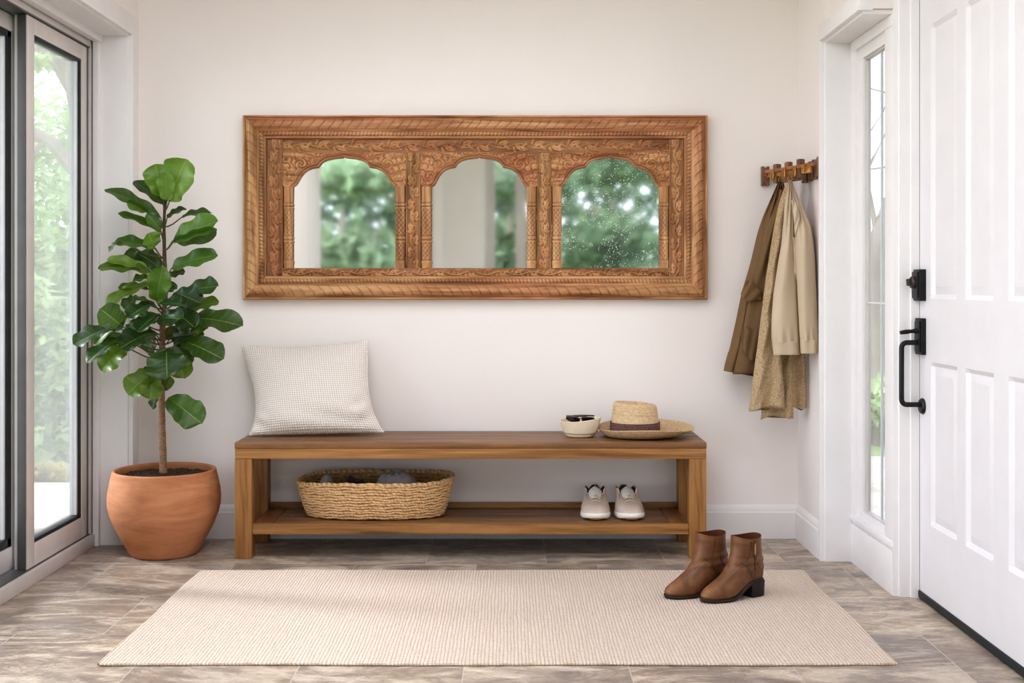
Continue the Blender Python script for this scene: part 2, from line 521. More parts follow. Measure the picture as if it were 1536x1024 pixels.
# sidelight beside the front door --------------------------------------------
mb = MB()
mb.box(XR - 0.014, XR + 0.03, -0.424, -0.385, 0.0, 2.06, 0.004)          # vertical casing
mb.box(XR - 0.020, XR + 0.03, -0.428, -0.413, 0.0, 2.01, 0.003)
mb.box(XR - 0.0147, XR + 0.03, -0.9447, -0.3845, 2.0, 2.0605, 0.004)            # head casing
mb.box(XR - 0.0207, XR + 0.03, -0.9448, -0.4125, 1.995, 2.0105, 0.003)
mb.box(XR, 1.33, -0.436, -0.424, 0.0, 2.0, 0.002)                          # deep reveal facing the room
mb.box(XR, 1.33, -0.93, -0.436, 1.985, 2.0, 0.002)
struct('trim_3', mb, M['trim'], 'white casing and reveal around the narrow window')
sw = thing('window_1', 'tall narrow white window beside the front door', 'window', (1.30, -0.68, 0), kind='structure')
def W(x0, x1, y0, y1, z0, z1, b=0.003): return (x0 - 1.30, x1 - 1.30, y0 + 0.68, y1 + 0.68, z0, z1, b)
mb = MB()
mb.box(*W(1.300, 1.345, -0.93, -0.436, 0.0, 0.150))
mb.box(*W(1.306, 1.345, -0.93, -0.436, 0.150, 0.165, 0.004))
mb.box(*W(1.296, 1.345, -0.93, -0.436, 0.163, 0.184, 0.004))
mb.build('lower_panel', M['trim'], sw)
mb = MB()
for (y0, y1, x) in ((-0.492, -0.436, 1.300), (-0.547, -0.490, 1.314), (-0.93, -0.850, 1.314)):
    mb.box(*W(x, 1.345, y0, y1, 0.1832, 1.984, 0.003))
mb.box(*W(1.2993, 1.345, -0.93, -0.437, 1.945, 1.9845)); mb.box(*W(1.3133, 1.345, -0.93, -0.491, 1.905, 1.95))
mb.box(*W(1.3133, 1.345, -0.93, -0.491, 0.1835, 0.212))
mb.build('window_frame', M['trim'], sw)
mb = MB()
mb.box(*W(1.322, 1.343, -0.556, -0.546, 0.212, 1.905, 0.002)); mb.box(*W(1.322, 1.343, -0.85, -0.55, 0.210, 0.218, 0.002)); mb.box(*W(1.322, 1.343, -0.85, -0.55, 1.899, 1.907, 0.002))
mb.build('glazing_bead', M['alu'], sw)
MB().box(*W(1.333, 1.338, -0.85, -0.55, 0.212, 1.905, 0)).build('glass_pane', M['glass'], sw, smooth=False)
mb = MB()
mb.box(*W(1.331, 1.340, -0.715, -0.709, 0.212, 1.905, 0.001)); mb.box(*W(1.331, 1.340, -0.85, -0.55, 0.99, 0.996, 0.001))
mb.build('leading_strip', M['spacer'], sw)

# door jamb post
mb = MB()
mb.box(1.302, 1.42, -0.9455, -0.850, 0.0, CZ - .002, 0.003)
mb.box(1.318, 1.42, -0.957, -0.943, 0.0, 2.16, 0.003)
mb.box(1.355, 1.42, -0.966, -0.950, 0.0, 2.16, 0.003)
mb.box(1.302, 1.42, -2.06, -2.01, 0.0, 2.16, 0.003)
mb.box(1.302, 1.42, -2.06, -0.94, 2.128, 2.17, 0.003)
struct('trim_4', mb, M['trim'], 'white jamb post between the narrow window and front door')

# front door -------------------------------------------------------------------
fd = thing('door_2', 'white panelled front door with black hardware', 'front door', (XD, -0.97, 0), kind='structure')
DY0, DY1, DZ0, DZ1 = -2.008, -0.966, 0.028, 2.126
def door_slab():
    cols = [(-1.305, -1.072), (-1.588, -1.376), (-1.900, -1.690)]
    rows = [(0.265, 0.806), (1.014, 1.918)]
    ys = sorted({DY0, DY1} | {v for a, b in cols for v in (a, a + .014, a + .040, b - .040, b - .014, b)})
    zs = sorted({DZ0, DZ1} | {v for a, b in rows for v in (a, a + .014, a + .040, b - .040, b - .014, b)})
    def depth(y, z):
        for a, b in cols:
            for c, d in rows:
                if a - 1e-6 <= y <= b + 1e-6 and c - 1e-6 <= z <= d + 1e-6:
                    m_ = min(y - a, b - y, z - c, d - z)
                    return float(np.interp(m_, [0, 0.014, 0.040], [0, 0.011, 0.0035]))
        return 0.0
    P = [[(depth(y, z), y + 0.97, z) for z in zs] for y in ys]
    m = MB().grid(P, flip=False)
    m.box(0.0005, 0.045, DY0 + 0.97, DY1 + 0.97, DZ0, DZ1)
    # the box's room-side face would cover the panels: sink it behind them
    n0 = m.nv - 8
    for i in range(n0, m.nv):
        x, y, z = m.v[i]
        if x < 0.01: m.v[i] = (0.0125, y, z)
    # close the rim between front grid and box
    m.box(0.0, 0.0126, DY0 + .97, DY0 + .9701, DZ0, DZ1); m.box(0.0, 0.0126, DY1 + .9699, DY1 + .97, DZ0, DZ1)
    return m
door_slab().build('door_slab', M['door_paint'], fd, angle=12)
MB().box(-0.006, 0.045, DY0 + .97, DY1 + .97, 0.004, 0.0275, 0.002).build('door_sweep', M['gasket'], fd)
def dl(x, y, z): return (x - XD, y + 0.97, z)
MB().box(-0.001, 0.02, 0.0035, 0.0062, 0.004, DZ1, 0).build('shadow_gap_strip', M['gasket'], fd, smooth=False)  # black strip stands in for the dark gap between door and jamb
# deadbolt
m = MB(); m.box(-0.022, 0.002, -0.058, 0.020, 1.006, 1.112, 0.004); m.box(-0.027, -0.02, -0.050, 0.012, 1.014, 1.104, 0.003)
db = m.build('deadbolt', M['black_metal'], fd)
Rm = Matrix.Translation((-0.027, -0.018, 1.068)) @ Matrix.Rotation(-PI / 2, 4, 'Y')
m = MB().lathe([(0.0, 0.0), (0.021, 0.0), (0.021, 0.008), (0.018, 0.012), (0.0, 0.012)], 28, Rm)
m.box(-0.012, 0.012, -0.005, 0.005, 0.0, 0.026, 0.003, M=Rm @ Matrix.Rotation(0.3, 4, 'Z'))
m.build('thumb_turn', simple('dark_pewter', lin(62, 58, 56), lin(84, 78, 74), 0.35, metal=0.6), db)
# handle plate
m = MB(); m.box(-0.016, 0.002, -0.058, 0.016, 0.826, 0.948, 0.004); m.box(-0.021, -0.014, -0.050, -0.002, 0.836, 0.938, 0.003)
hp = m.build('handle_plate', M['black_metal'], fd)
m = MB().tube([(-0.018, -0.022, 0.905), (-0.035, -0.022, 0.904), (-0.055, -0.022, 0.902), (-0.075, -0.022, 0.899)], [0.010, 0.006, 0.008, 0.006], 12)
m.build('thumb_latch', M['black_metal'], hp)
m = MB()
pth = [(-0.014, -0.03, 0.866), (-0.045, -0.03, 0.866)]
for a in np.linspace(0, PI / 2, 6): pth.append((-0.055 - 0.018 * math.sin(a), -0.03, 0.848 + 0.018 * math.cos(a)))
for a in np.linspace(0, PI / 2, 6): pth.append((-0.055 - 0.018 * math.cos(a), -0.03, 0.676 - 0.018 * math.sin(a)))
pth += [(-0.045, -0.03, 0.658), (-0.012, -0.03, 0.658)]
m.tube(pth, 0.0085, 14)
m.build('pull_handle', M['black_metal'], fd)
Rm = Matrix.Translation((0.001, -0.03, 0.653)) @ Matrix.Rotation(-PI / 2, 4, 'Y')
m = MB().lathe([(0.0, 0.0), (0.026, 0.0), (0.027, 0.006), (0.022, 0.012), (0.0, 0.014)], 28, Rm)
m.build('handle_foot', M['black_metal'], fd)

# ------------------------------------------------------------------ rug
rx0, rx1, ry0, ry1 = -1.143, 1.076, -1.687, -0.601
nx, ny = 60, 30
P = np.zeros((nx, ny, 3))
gx, gy = np.meshgrid(np.linspace(rx0, rx1, nx), np.linspace(ry0, ry1, ny), indexing='ij')
ex = 0.0035 * np.sin(gy * 9) * (np.abs(gx - (rx0 + rx1) / 2) / 1.1) ** 8
P[..., 0] = gx + ex - (rx0 + rx1) / 2; P[..., 1] = gy + 0.003 * np.sin(gx * 7) * (np.abs(gy - (ry0 + ry1) / 2) / 0.54) ** 8 - (ry0 + ry1) / 2
P[..., 2] = 0.008
m = MB().grid(P, flip=False)
rim = [P[i, 0] for i in range(nx)] + [P[-1, j] for j in range(1, ny)] + [P[i, -1] for i in range(nx - 2, -1, -1)] + [P[0, j] for j in range(ny - 2, 0, -1)]
rim = np.array(rim); low = rim.copy(); low[:, 2] = 0.0004
m.grid(np.stack([rim, low], 0), wrap_v=True, flip=False)
m.tube([(p[0], p[1], 0.0045) for p in list(rim) + [rim[0]]], 0.0042, 8, caps=False)
tag(m.build('rug', M['rug'], loc=((rx0 + rx1) / 2, (ry0 + ry1) / 2, 0)), 'large cream woven flat rug on the stone tile floor', 'rug')

# ------------------------------------------------------------------ bench
BW = dict(dark=lin(100, 68, 36), mid=lin(148, 106, 60), light=lin(176, 132, 82))
M['bench_x'] = wood('oiled_teak_long', 'x', seed=1.3, **BW)
M['bench_z'] = wood('oiled_teak_leg', 'z', seed=4.1, **BW)
M['bench_top'] = wood('oiled_teak_top', 'x', lin(82, 56, 34), lin(122, 86, 54), lin(150, 110, 72), 0.38, 2.2, 0.45)
M['bench_y'] = wood('oiled_teak_end', 'y', lin(84, 52, 28), lin(126, 80, 45), lin(150, 104, 62), 0.45, 7.7)
bx0, bx1, by0, by1 = -1.068, 0.758, -0.388, -0.018
bcx, bcy = (bx0 + bx1) / 2, (by0 + by1) / 2
bench = thing('bench', 'long brown wooden bench with a slatted lower shelf against the wall', 'bench', (bcx, bcy, 0))
hx, hy = (bx1 - bx0) / 2, (by1 - by0) / 2
m = MB()
nb, gap = 4, 0.0025
bwid = (2 * hy - gap * (nb - 1)) / nb
for i in range(nb):
    m.box(-hx, hx, -hy + i * (bwid + gap), -hy + i * (bwid + gap) + bwid, 0.428, 0.450, 0.0022)
m.build('seat', M['bench_top'], bench)
m = MB()
m.box(-hx + .001, hx - .001, -hy + 0.001, -hy + 0.024, 0.387, 0.4272, 0.0025); m.build('apron', M['bench_x'], bench)
MB().box(-hx + .001, hx - .001, hy - 0.024, hy - .001, 0.387, 0.4272, 0.0025).build('apron', M['bench_x'], bench)
for a, b in ((-hx + .001, -hx + 0.023), (hx - 0.023, hx - .001)):
    MB().box(a, b, -hy + 0.0245, hy - 0.0245, 0.387, 0.4272, 0.002).build('side_apron', M['bench_y'], bench)
lw = 0.066
for sx in (-1, 1):
    for sy in (-1, 1):
        m = MB().box(-lw / 2, lw / 2, -lw / 2, lw / 2, 0.0, 0.3866, 0.003)
        m.build('leg', M['bench_z'], bench, loc=(sx * (hx - lw / 2 - .0005), sy * (hy - lw / 2 - .0005), 0))
m = MB()
sx0 = hx - lw - 0.001
n = 4; w0 = (2 * hy - 0.031 - gap * (n - 1)) / n
for i in range(n):
    y0 = -hy + 0.008 + i * (w0 + gap)
    inset = 0.0 if 0 < i < n - 1 else 0.0
    m.box(-sx0 + 0.075, sx0 - 0.075, y0 + (0.0 if i else 0.028), y0 + w0, 0.112, 0.134, 0.002)
m.build('shelf', M['bench_top'], bench)
for s_ in (-1, 1):
    a, b = sorted((s_ * (sx0 - 0.0735), s_ * (sx0 - 0.001)))
    MB().box(a, b, -hy + 0.036, hy - 0.023, 0.112, 0.1345, 0.002).build('shelf_end', M['bench_y'], bench)
m = MB()
m.box(-sx0, sx0, -hy + 0.006, -hy + 0.0345, 0.094, 0.1342, 0.0025)
m.build('shelf_rail', M['bench_x'], bench)
MB().box(-sx0, sx0, hy - 0.022, hy - 0.002, 0.094, 0.155, 0.0025).build('shelf_rail', M['bench_x'], bench)

# ------------------------------------------------------------------ carved mirror
def carved_mat():
    k = N('carved_old_wood')
    at = k.n('VertexColor', layer_name='tone')
    sp = k.n('SeparateColor'); k.l(at.outputs[0], sp.inputs[0])
    cav, hue, ax = sp.outputs[0], sp.outputs[1], sp.outputs[2]
    vx = k.coords('Object', (1.6, 20, 20)); vz = k.coords('Object', (20, 20, 1.6))
    fx = k.noise(vx, 1.5, 6, 0.6, 0.8); fz = k.noise(vz, 1.5, 6, 0.6, 0.8)
    mm = k.n('Mix', data_type='FLOAT'); k.l(ax, mm.inputs[0]); k.l(fx, mm.inputs[2]); k.l(fz, mm.inputs[3])
    f = mm.outputs[0]
    red = k.ramp(f, (0.32, lin(124, 80, 52)), (0.5, lin(178, 124, 86)), (0.68, lin(208, 160, 120)))
    yel = k.ramp(f, (0.32, lin(126, 88, 54)), (0.5, lin(184, 140, 94)), (0.68, lin(216, 178, 130)))
    c = k.mix(hue, red, yel)
    blot = k.noise(k.coords('Object', (5, 5, 5)), 1.3, 5, 0.6)
    c = k.mix(k.ramp(blot, (0.55, (0, 0, 0, 1)), (0.76, (0.45, 0.45, 0.45, 1))), c, lin(122, 82, 54))
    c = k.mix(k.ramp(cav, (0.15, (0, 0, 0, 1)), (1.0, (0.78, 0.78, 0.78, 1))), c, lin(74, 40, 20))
    k.l(c, k.b.inputs['Base Color'])
    k.b.inputs['Roughness'].default_value = 0.5
    k.b.inputs['Specular IOR Level'].default_value = 0.35
    k.bump(f, 0.25, 0.0015)
    return k.m
M['carved'] = carved_mat()
SM = 361.0
def mx(u): return (u - CX) / SM
def mz(v): return H - (v - CY) / SM
FX0, FX1, FZ0, FZ1 = mx(363.3), mx(1062.0), mz(449.5), mz(172.0)
fcx, fcz = (FX0 + FX1) / 2, (FZ0 + FZ1) / 2
mirror = thing('wall_mirror', 'wide carved wooden mirror with three scalloped arches on the wall', 'mirror', (fcx, 0, fcz))

def vine(t, s, hw, P, seed=0.0):
    """carved scroll along t across s (half width hw); returns relief 0..1"""
    t = t + seed
    ct = 0.36 * hw * np.sin(2 * PI * t / P)
    stem = np.exp(-((s - ct) / (0.11 * hw)) ** 2) * 0.85
    k = np.floor(t / (P / 2)); tk = (k + 0.5) * P / 2
    side = -np.sign(np.sin(2 * PI * tk / P))
    best = stem
    for (ot, os_, lt, ls, rot) in ((0.0, 0.40, 0.21, 0.42, 0.5), (0.10, -0.10, 0.15, 0.26, -0.9), (-0.16, 0.62, 0.10, 0.24, 1.2)):
        dt = (t - tk - ot * P) ; ds = s - side * os_ * hw
        ds = ds * side
        c, s_ = math.cos(rot), math.sin(rot)
        a = (c * dt + s_ * ds); b = (-s_ * dt + c * ds)
        b = b + 9.0 * a * a * (1 if ot <= 0 else -1)
        r2 = (a / (lt * P)) ** 2 + (b / (ls * hw)) ** 2
        leaf = np.sqrt(np.clip(1 - r2, 0, None))
        vein = np.exp(-(b / (0.07 * hw)) ** 2) * 0.55 + 0.25 * (0.5 + 0.5 * np.sin(a / (0.022 * P) + np.abs(b) / (0.05 * hw)))
        best = np.maximum(best, leaf * (1 - vein))
    return np.clip(best, 0, 1)

def frame_side(mb, horizontal, lo, hi, cl, cs, sign, hue):
    """one mitred moulding. lo..hi along; cs = outer edge coordinate, sign = inward direction"""
    FW = 0.0995
    w = np.concatenate([np.linspace(0, FW, 46), [FW]])
    prof_w = [0, .0012, .005, .0085, .010, .0135, .018, .026, .036, .047, .056, .062, .0645, .067, .069, .074, .080, .085, .087, .0935, .096, .0985, FW]
    prof_h = [.020, .0395, .042, .041, .036, .035, .041, .049, .0535, .053, .047, .039, .036, .0365, .0335, .038, .0395, .0365, .031, .034, .032, .028, .0265]
    h = np.interp(w, prof_w, prof_h); h[-1] = 0.010
    nl = int((hi - lo) / 0.0028)
    t = np.linspace(0, 1, nl)
    Wg, Tg = np.meshgrid(w, t, indexing='xy')              # (nl, nw)
    pos = lo + Wg + Tg * (hi - lo - 2 * Wg)
    hh = np.broadcast_to(h, Wg.shape).copy()
    cav = np.zeros_like(hh)
    # slanted feather cuts on the cushion
    band = sm(.015, .020, Wg) * (1 - sm(.058, .063, Wg))
    q = (Wg - .038) / .024
    per = 0.041
    ph = pos / per + 0.42 * q + 0.16 * q * q + 0.10 * np.sin(pos * 23.0)
    fr = ph - np.floor(ph)
    cut = np.exp(-((fr - 0.5) / 0.060) ** 2)
    fr2 = (ph + 0.20 + 0.05 * np.sin(pos * 31)) - np.floor(ph + 0.20 + 0.05 * np.sin(pos * 31))
    cut2 = np.exp(-((fr2 - 0.5) / 0.030) ** 2) * (np.sin(np.floor(ph) * 7.3) > 0.0)
    cc = np.maximum(cut, 0.8 * cut2) * band
    hh -= 0.0042 * cc - 0.0012 * band * np.sin(fr * PI); cav += 0.75 * cc
    # bead row
    b2 = sm(.069, .071, Wg) * (1 - sm(.0855, .087, Wg))
    f3 = np.abs(np.sin(pos * PI / 0.0155 + (Wg - .078) * 60))
    hh -= 0.0032 * b2 * (1 - f3) ** 1.2; cav += b2 * (1 - f3) * 0.8
    b3 = sm(.087, .089, Wg) * (1 - sm(.096, .0975, Wg))
    f4 = np.abs(np.sin(pos * PI / 0.009))
    hh -= 0.0012 * b3 * (1 - f4); cav += b3 * (1 - f4) * 0.35
    for g in (.0105, .0125, .0655, .0688, .0868):
        cav += 0.7 * np.exp(-((Wg - g) / .0013) ** 2)
    cav += 1.0 * sm(.0962, .0985, Wg)
    nz = np.sin(pos * 71 + Wg * 300) * np.sin(pos * 37 - Wg * 190)
    hh += 0.0005 * nz
    across = cs + sign * Wg
    hueg = np.clip(hue + 0.35 * np.sin(pos * 4.3 + hue * 9) , 0, 1)
    if horizontal:
        P = np.stack([pos, -hh, across], -1)
    else:
        P = np.stack([across, -hh, pos], -1)
    A = np.stack([np.clip(cav, 0, 1), hueg, np.full_like(hh, 0.0 if horizontal else 1.0)], -1)
    mb.grid(P, at=A, flip=(horizontal == (sign > 0)) )
mb = MB()
a0, a1, c0, c1 = FX0 - fcx, FX1 - fcx, FZ0 - fcz, FZ1 - fcz
frame_side(mb, True, a0, a1, 0, c1, -1, 0.15)
frame_side(mb, True, a0, a1, 0, c0, +1, 0.45)
frame_side(mb, False, c0, c1, 0, a0, +1, 0.85)
frame_side(mb, False, c0, c1, 0, a1, -1, 0.25)
# outer edge band back to the wall
ring = [(a0, c0), (a1, c0), (a1, c1), (a0, c1)]
mb.grid([[(x, -0.001, z) for x, z in ring], [(x, -0.0205, z) for x, z in ring]], wrap_v=True, at=np.tile([0.25, 0.3, 0.0], (2, 4, 1)), flip=False)
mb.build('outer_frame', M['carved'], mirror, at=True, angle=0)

def relief_panel(name, P2, relief, cav, base, hue, axis, parent, edge_back=0.004, flip=False):
    """P2 (nu,nv,2) in x,z ; heightfield panel with rims running back"""
    nu, nv = P2.shape[:2]
    hh = base + relief
    P = np.stack([P2[..., 0], -hh, P2[..., 1]], -1)
    A = np.stack([np.clip(cav, 0, 1), np.full_like(hh, hue) if np.isscalar(hue) else hue, np.full_like(hh, axis)], -1)
    Pp = np.zeros((nu + 2, nv + 2, 3)); Aa = np.zeros((nu + 2, nv + 2, 3))
    Pp[1:-1, 1:-1] = P; Aa[1:-1, 1:-1] = A
    Pp[0, 1:-1] = P[0]; Pp[-1, 1:-1] = P[-1]; Pp[1:-1, 0] = P[:, 0]; Pp[1:-1, -1] = P[:, -1]
    Pp[0, 0] = P[0, 0]; Pp[0, -1] = P[0, -1]; Pp[-1, 0] = P[-1, 0]; Pp[-1, -1] = P[-1, -1]
    Aa[0, :] = np.pad(A[0], ((1, 1), (0, 0)), 'edge'); Aa[-1, :] = np.pad(A[-1], ((1, 1), (0, 0)), 'edge'); Aa[:, 0] = Aa[:, 1]; Aa[:, -1] = Aa[:, -2]
    for sl in (np.s_[0, :], np.s_[-1, :], np.s_[:, 0], np.s_[:, -1]):
        Pp[sl][..., 1] = -edge_back
    return MB().grid(Pp, at=Aa, flip=flip).build(name, M['carved'], parent, at=True, angle=50)

STEP = 0.0022
def rect_panel(name, x0, x1, z0, z1, vertical, base, hue, P_, seed, parent, amp=0.0095):
    nu, nv = max(8, int((x1 - x0) / STEP)), max(8, int((z1 - z0) / STEP))
    gx, gz = np.meshgrid(np.linspace(x0, x1, nu), np.linspace(z0, z1, nv), indexing='ij')
    if vertical: t, s, hw = gz, gx - (x0 + x1) / 2, (x1 - x0) / 2
    else: t, s, hw = gx, gz - (z0 + z1) / 2, (z1 - z0) / 2
    r = vine(t, s, hw * 0.86, P_, seed)
    edge = np.exp(-((np.abs(s) - hw * 0.95) / (0.06 * hw)) ** 2)
    r2 = np.maximum(r, 0.75 * edge)
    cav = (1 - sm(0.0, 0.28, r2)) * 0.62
    hu = np.clip(hue + 0.3 * np.sin(t * 7 + seed * 9), 0, 1)
    return relief_panel(name, np.stack([gx, gz], -1), amp * r2 - 0.002, cav, base, hu, 1.0 if vertical else 0.0, parent)

def lx(u): return mx(u) - fcx
def lz(v): return mz(v) - fcz
zt, zb_ = c1 - 0.0985, c0 + 0.0885
x_in0, x_in1 = a0 + 0.0985, a1 - 0.0985
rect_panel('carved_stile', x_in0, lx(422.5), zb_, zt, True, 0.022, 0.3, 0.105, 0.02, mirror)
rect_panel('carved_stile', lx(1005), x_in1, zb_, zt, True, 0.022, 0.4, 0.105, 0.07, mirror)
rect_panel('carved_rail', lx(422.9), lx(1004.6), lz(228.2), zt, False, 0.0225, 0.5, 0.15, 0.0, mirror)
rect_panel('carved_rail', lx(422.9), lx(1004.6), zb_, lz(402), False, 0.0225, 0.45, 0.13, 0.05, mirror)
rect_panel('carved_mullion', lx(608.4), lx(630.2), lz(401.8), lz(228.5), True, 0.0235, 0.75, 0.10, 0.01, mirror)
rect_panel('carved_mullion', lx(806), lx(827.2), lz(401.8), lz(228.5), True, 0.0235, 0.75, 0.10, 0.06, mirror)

# scalloped arch spandrels
AX = np.array([0.0, 0.012, 0.03, 0.10, 0.24, 0.36, 0.44, 0.487, 0.500, 0.512, 0.56, 0.64, 0.72, 0.79, 0.85, 0.90, 0.935, 0.965, 1.0])
AZ = np.array([1.0, 0.985, 0.965, 0.955, 0.925, 0.875, 0.800, 0.705, 0.665, 0.640, 0.630, 0.605, 0.555, 0.470, 0.350, 0.200, 0.100, 0.035, 0.0])
def arch_panel(u0, u1, um0, um1, seed):
    """u0..u1 panel extent, um0..um1 mirror opening"""
    xa, xb = lx(u0), lx(u1)
    m0, m1 = lx(um0), lx(um1)
    zs, za, ztp = lz(279), lz(234.5), lz(228.4)
    cx_, hw = (m0 + m1) / 2, (m1 - m0) / 2
    xs = np.unique(np.concatenate([np.linspace(xa, xb, 150), [m0, m1, cx_], cx_ + hw * AX, cx_ - hw * AX]))
    q = np.abs(xs - cx_) / hw
    zc = np.where(q <= 1, zs + (za - zs) * np.interp(q, AX, AZ), zs)
    nv = 42
    vv = np.linspace(0, 1, nv) ** 1.15
    gx = np.repeat(xs[:, None], nv, 1)
    gz = zc[:, None] + (ztp - zc[:, None]) * vv[None, :]
    # distance to arch curve
    dens_q = np.linspace(-1, 1, 400)
    cxs, czs = cx_ + hw * dens_q, zs + (za - zs) * np.interp(np.abs(dens_q), AX, AZ)
    dist = np.full(gx.shape, 9.0)
    for a, b in zip(cxs, czs):
        dist = np.minimum(dist, np.hypot(gx - a, gz - b))
    lip = np.exp(-((dist - 0.004) / 0.0028) ** 2)
    lip2 = 0.7 * np.exp(-((dist - 0.0155) / 0.002) ** 2)
    sx = np.sign(gx - cx_)
    # big leaf swirl in each corner
    kx, kz = cx_ + sx * hw * 0.86, zs + (ztp - zs) * 0.66
    dx, dz = (gx - kx) * sx, gz - kz
    rr, an = np.hypot(dx, dz * 1.15), np.arctan2(dz, dx)
    sw = 0.5 + 0.5 * np.sin(an * 2 + rr * 420 + 0.6)
    leafy = 0.5 + 0.5 * np.sin((dx * 0.7 - dz * 0.75) * 250 + np.sin(dx * 150 + dz * 60) * 2.2 + np.sin(dz * 190 - dx * 70) * 1.6)
    near = 1 - sm(0.024, 0.034, rr)
    body = np.where(near > 0.5, sw, leafy * 0.9)
    body = body * sm(0.017, 0.022, dist)
    r = np.maximum(np.maximum(lip, lip2), body ** 0.8)
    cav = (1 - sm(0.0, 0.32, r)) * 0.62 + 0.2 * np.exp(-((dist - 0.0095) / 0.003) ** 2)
    relief_panel('arch_spandrel', np.stack([gx, gz], -1), 0.0085 * r - 0.001, cav, 0.0215, np.clip(0.25 + 0.3 * np.sin(gx * 14 + seed), 0, 1), 0.0, mirror, edge_back=0.005)
arch_panel(423.0, 608.2, 439.6, 590.8, 0.0)
arch_panel(630.5, 805.8, 648.4, 789.4, 2.0)
arch_panel(827.4, 1004.8, 843.8, 988.6, 4.0)

def column(u0, u1, dark):
    c, r = (lx(u0) + lx(u1)) / 2, (mx(u1) - mx(u0)) / 2 - 0.0006
    z0, z1 = lz(401.9), lz(279.2)
    hgt = z1 - z0
    zs = np.linspace(0, 1, 120); th = np.linspace(0, 2 * PI, 40, endpoint=False)
    Z, T = np.meshgrid(zs, th, indexing='ij')
    R = np.full(Z.shape, 0.90)
    cav = np.zeros_like(Z)
    for zc_, w_, a_ in ((0.775, .012, .11), (0.755, .006, -.10), (0.800, .006, -.10), (0.735, .010, .09), (0.37, .011, .11), (0.345, .006, -.10), (0.325, .011, .11), (0.395, .006, -.10), (0.07, .02, .10), (0.10, .006, -.10)):
        e = np.exp(-((Z - zc_) / w_) ** 2); R += a_ * e
        if a_ < 0: cav += 0.8 * e
    dia = ((Z > 0.40) & (Z < 0.725)) | ((Z > 0.115) & (Z < 0.315))
    a = T * 7 / (2 * PI) * 2; b = Z * hgt / 0.0105
    g1 = np.abs(np.sin((a + b) * PI / 2)); g2 = np.abs(np.sin((a - b) * PI / 2))
    dp = np.minimum(g1, g2)
    R = np.where(dia, R - 0.07 * (1 - sm(0.0, 0.55, dp)), R); cav = np.where(dia, (1 - sm(0.0, 0.5, dp)) * 0.8, cav)
    top = Z > 0.81
    fl = np.abs(np.sin(T * 6)); R = np.where(top, R * (1 - 0.03 * (1 - fl)) + 0.05 * (Z - .81) / .19, R); cav = np.where(top, cav + 0.25 * (1 - fl), cav)
    R = np.clip(R, 0, 1.0) * r
    P = np.stack([c + R * np.cos(T), -0.0105 - r * 0.0 - R * np.sin(T) * 0.75 - 0.006, z0 + Z * hgt], -1)
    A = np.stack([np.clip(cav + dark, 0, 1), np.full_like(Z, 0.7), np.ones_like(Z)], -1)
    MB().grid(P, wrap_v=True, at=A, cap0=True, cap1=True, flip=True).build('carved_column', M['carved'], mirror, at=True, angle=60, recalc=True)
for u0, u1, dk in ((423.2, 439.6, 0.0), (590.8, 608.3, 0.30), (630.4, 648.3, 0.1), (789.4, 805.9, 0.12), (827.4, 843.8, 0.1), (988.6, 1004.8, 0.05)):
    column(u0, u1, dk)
for u0, u1, mt in ((423, 608.2, 'mirror'), (630.4, 805.8, 'mirror'), (827.4, 1004.8, 'mirror_spot')):
    g = MB().box(lx(u0) + .002, lx(u1) - .002, -0.008, -0.005, lz(402) + .001, lz(230)).build('mirror_glass', M[mt], mirror, smooth=False)
    if mt == 'mirror_spot': g['label'] = 'mirror glass speckled with pale spots'
MB().box(a0 + .02, a1 - .02, -0.0045, -0.0008, c0 + .02, c1 - .02).build('back_board', M['bench_x'], mirror, smooth=False)

# ------------------------------------------------------------------ cushion
def cushion_mat():
    k = N('waffle_linen')
    uv = k.coords('UV', (56, 46, 1))
    sp = k.n('SeparateXYZ'); k.l(uv, sp.inputs[0])
    wob = k.math('MULTIPLY', k.math('SUBTRACT', k.noise(k.coords('Object'), 40, 2), 0.5), 0.5)
    a = k.math('ABSOLUTE', k.math('SINE', k.math('MULTIPLY', k.math('ADD', sp.outputs[0], wob), PI)))
    b = k.math('ABSOLUTE', k.math('SINE', k.math('MULTIPLY', k.math('ADD', sp.outputs[1], wob), PI)))
    h = k.math('MULTIPLY', k.math('POWER', a, 0.7), k.math('POWER', b, 0.7))
    ns = k.noise(k.coords('Object'), 300, 2)
    h2 = k.math('ADD', h, k.math('MULTIPLY', ns, 0.25))
    c = k.ramp(h2, (0.15, lin(206, 190, 178)), (0.55, lin(238, 229, 221)), (1.0, lin(248, 243, 238)))
    k.l(c, k.b.inputs['Base Color'])
    k.b.inputs['Roughness'].default_value = 0.95
    k.b.inputs['Specular IOR Level'].default_value = 0.1
    k.b.inputs['Sheen Weight'].default_value = 0.1
    k.bump(h2, 0.7, 0.004)
    return k.m
M['cushion'] = cushion_mat()
TL, TR = px(361, 517, -0.055), px(552, 509, -0.055)
BLc, BRc = px(372, 655, -0.215), px(577, 648.5, -0.185)
cor = {(-1, 1): TL, (1, 1): TR, (-1, -1): BLc, (1, -1): BRc}
nu = nv = 56
s = np.linspace(-1, 1, nu); t = np.linspace(-1, 1, nv)
S, T_ = np.meshgrid(s, t, indexing='ij')
def bil(S, T):
    o = 0
    for (a, b), c in cor.items():
        o = o + ((1 + a * S) * (1 + b * T) / 4)[..., None] * np.array(c)
    return o
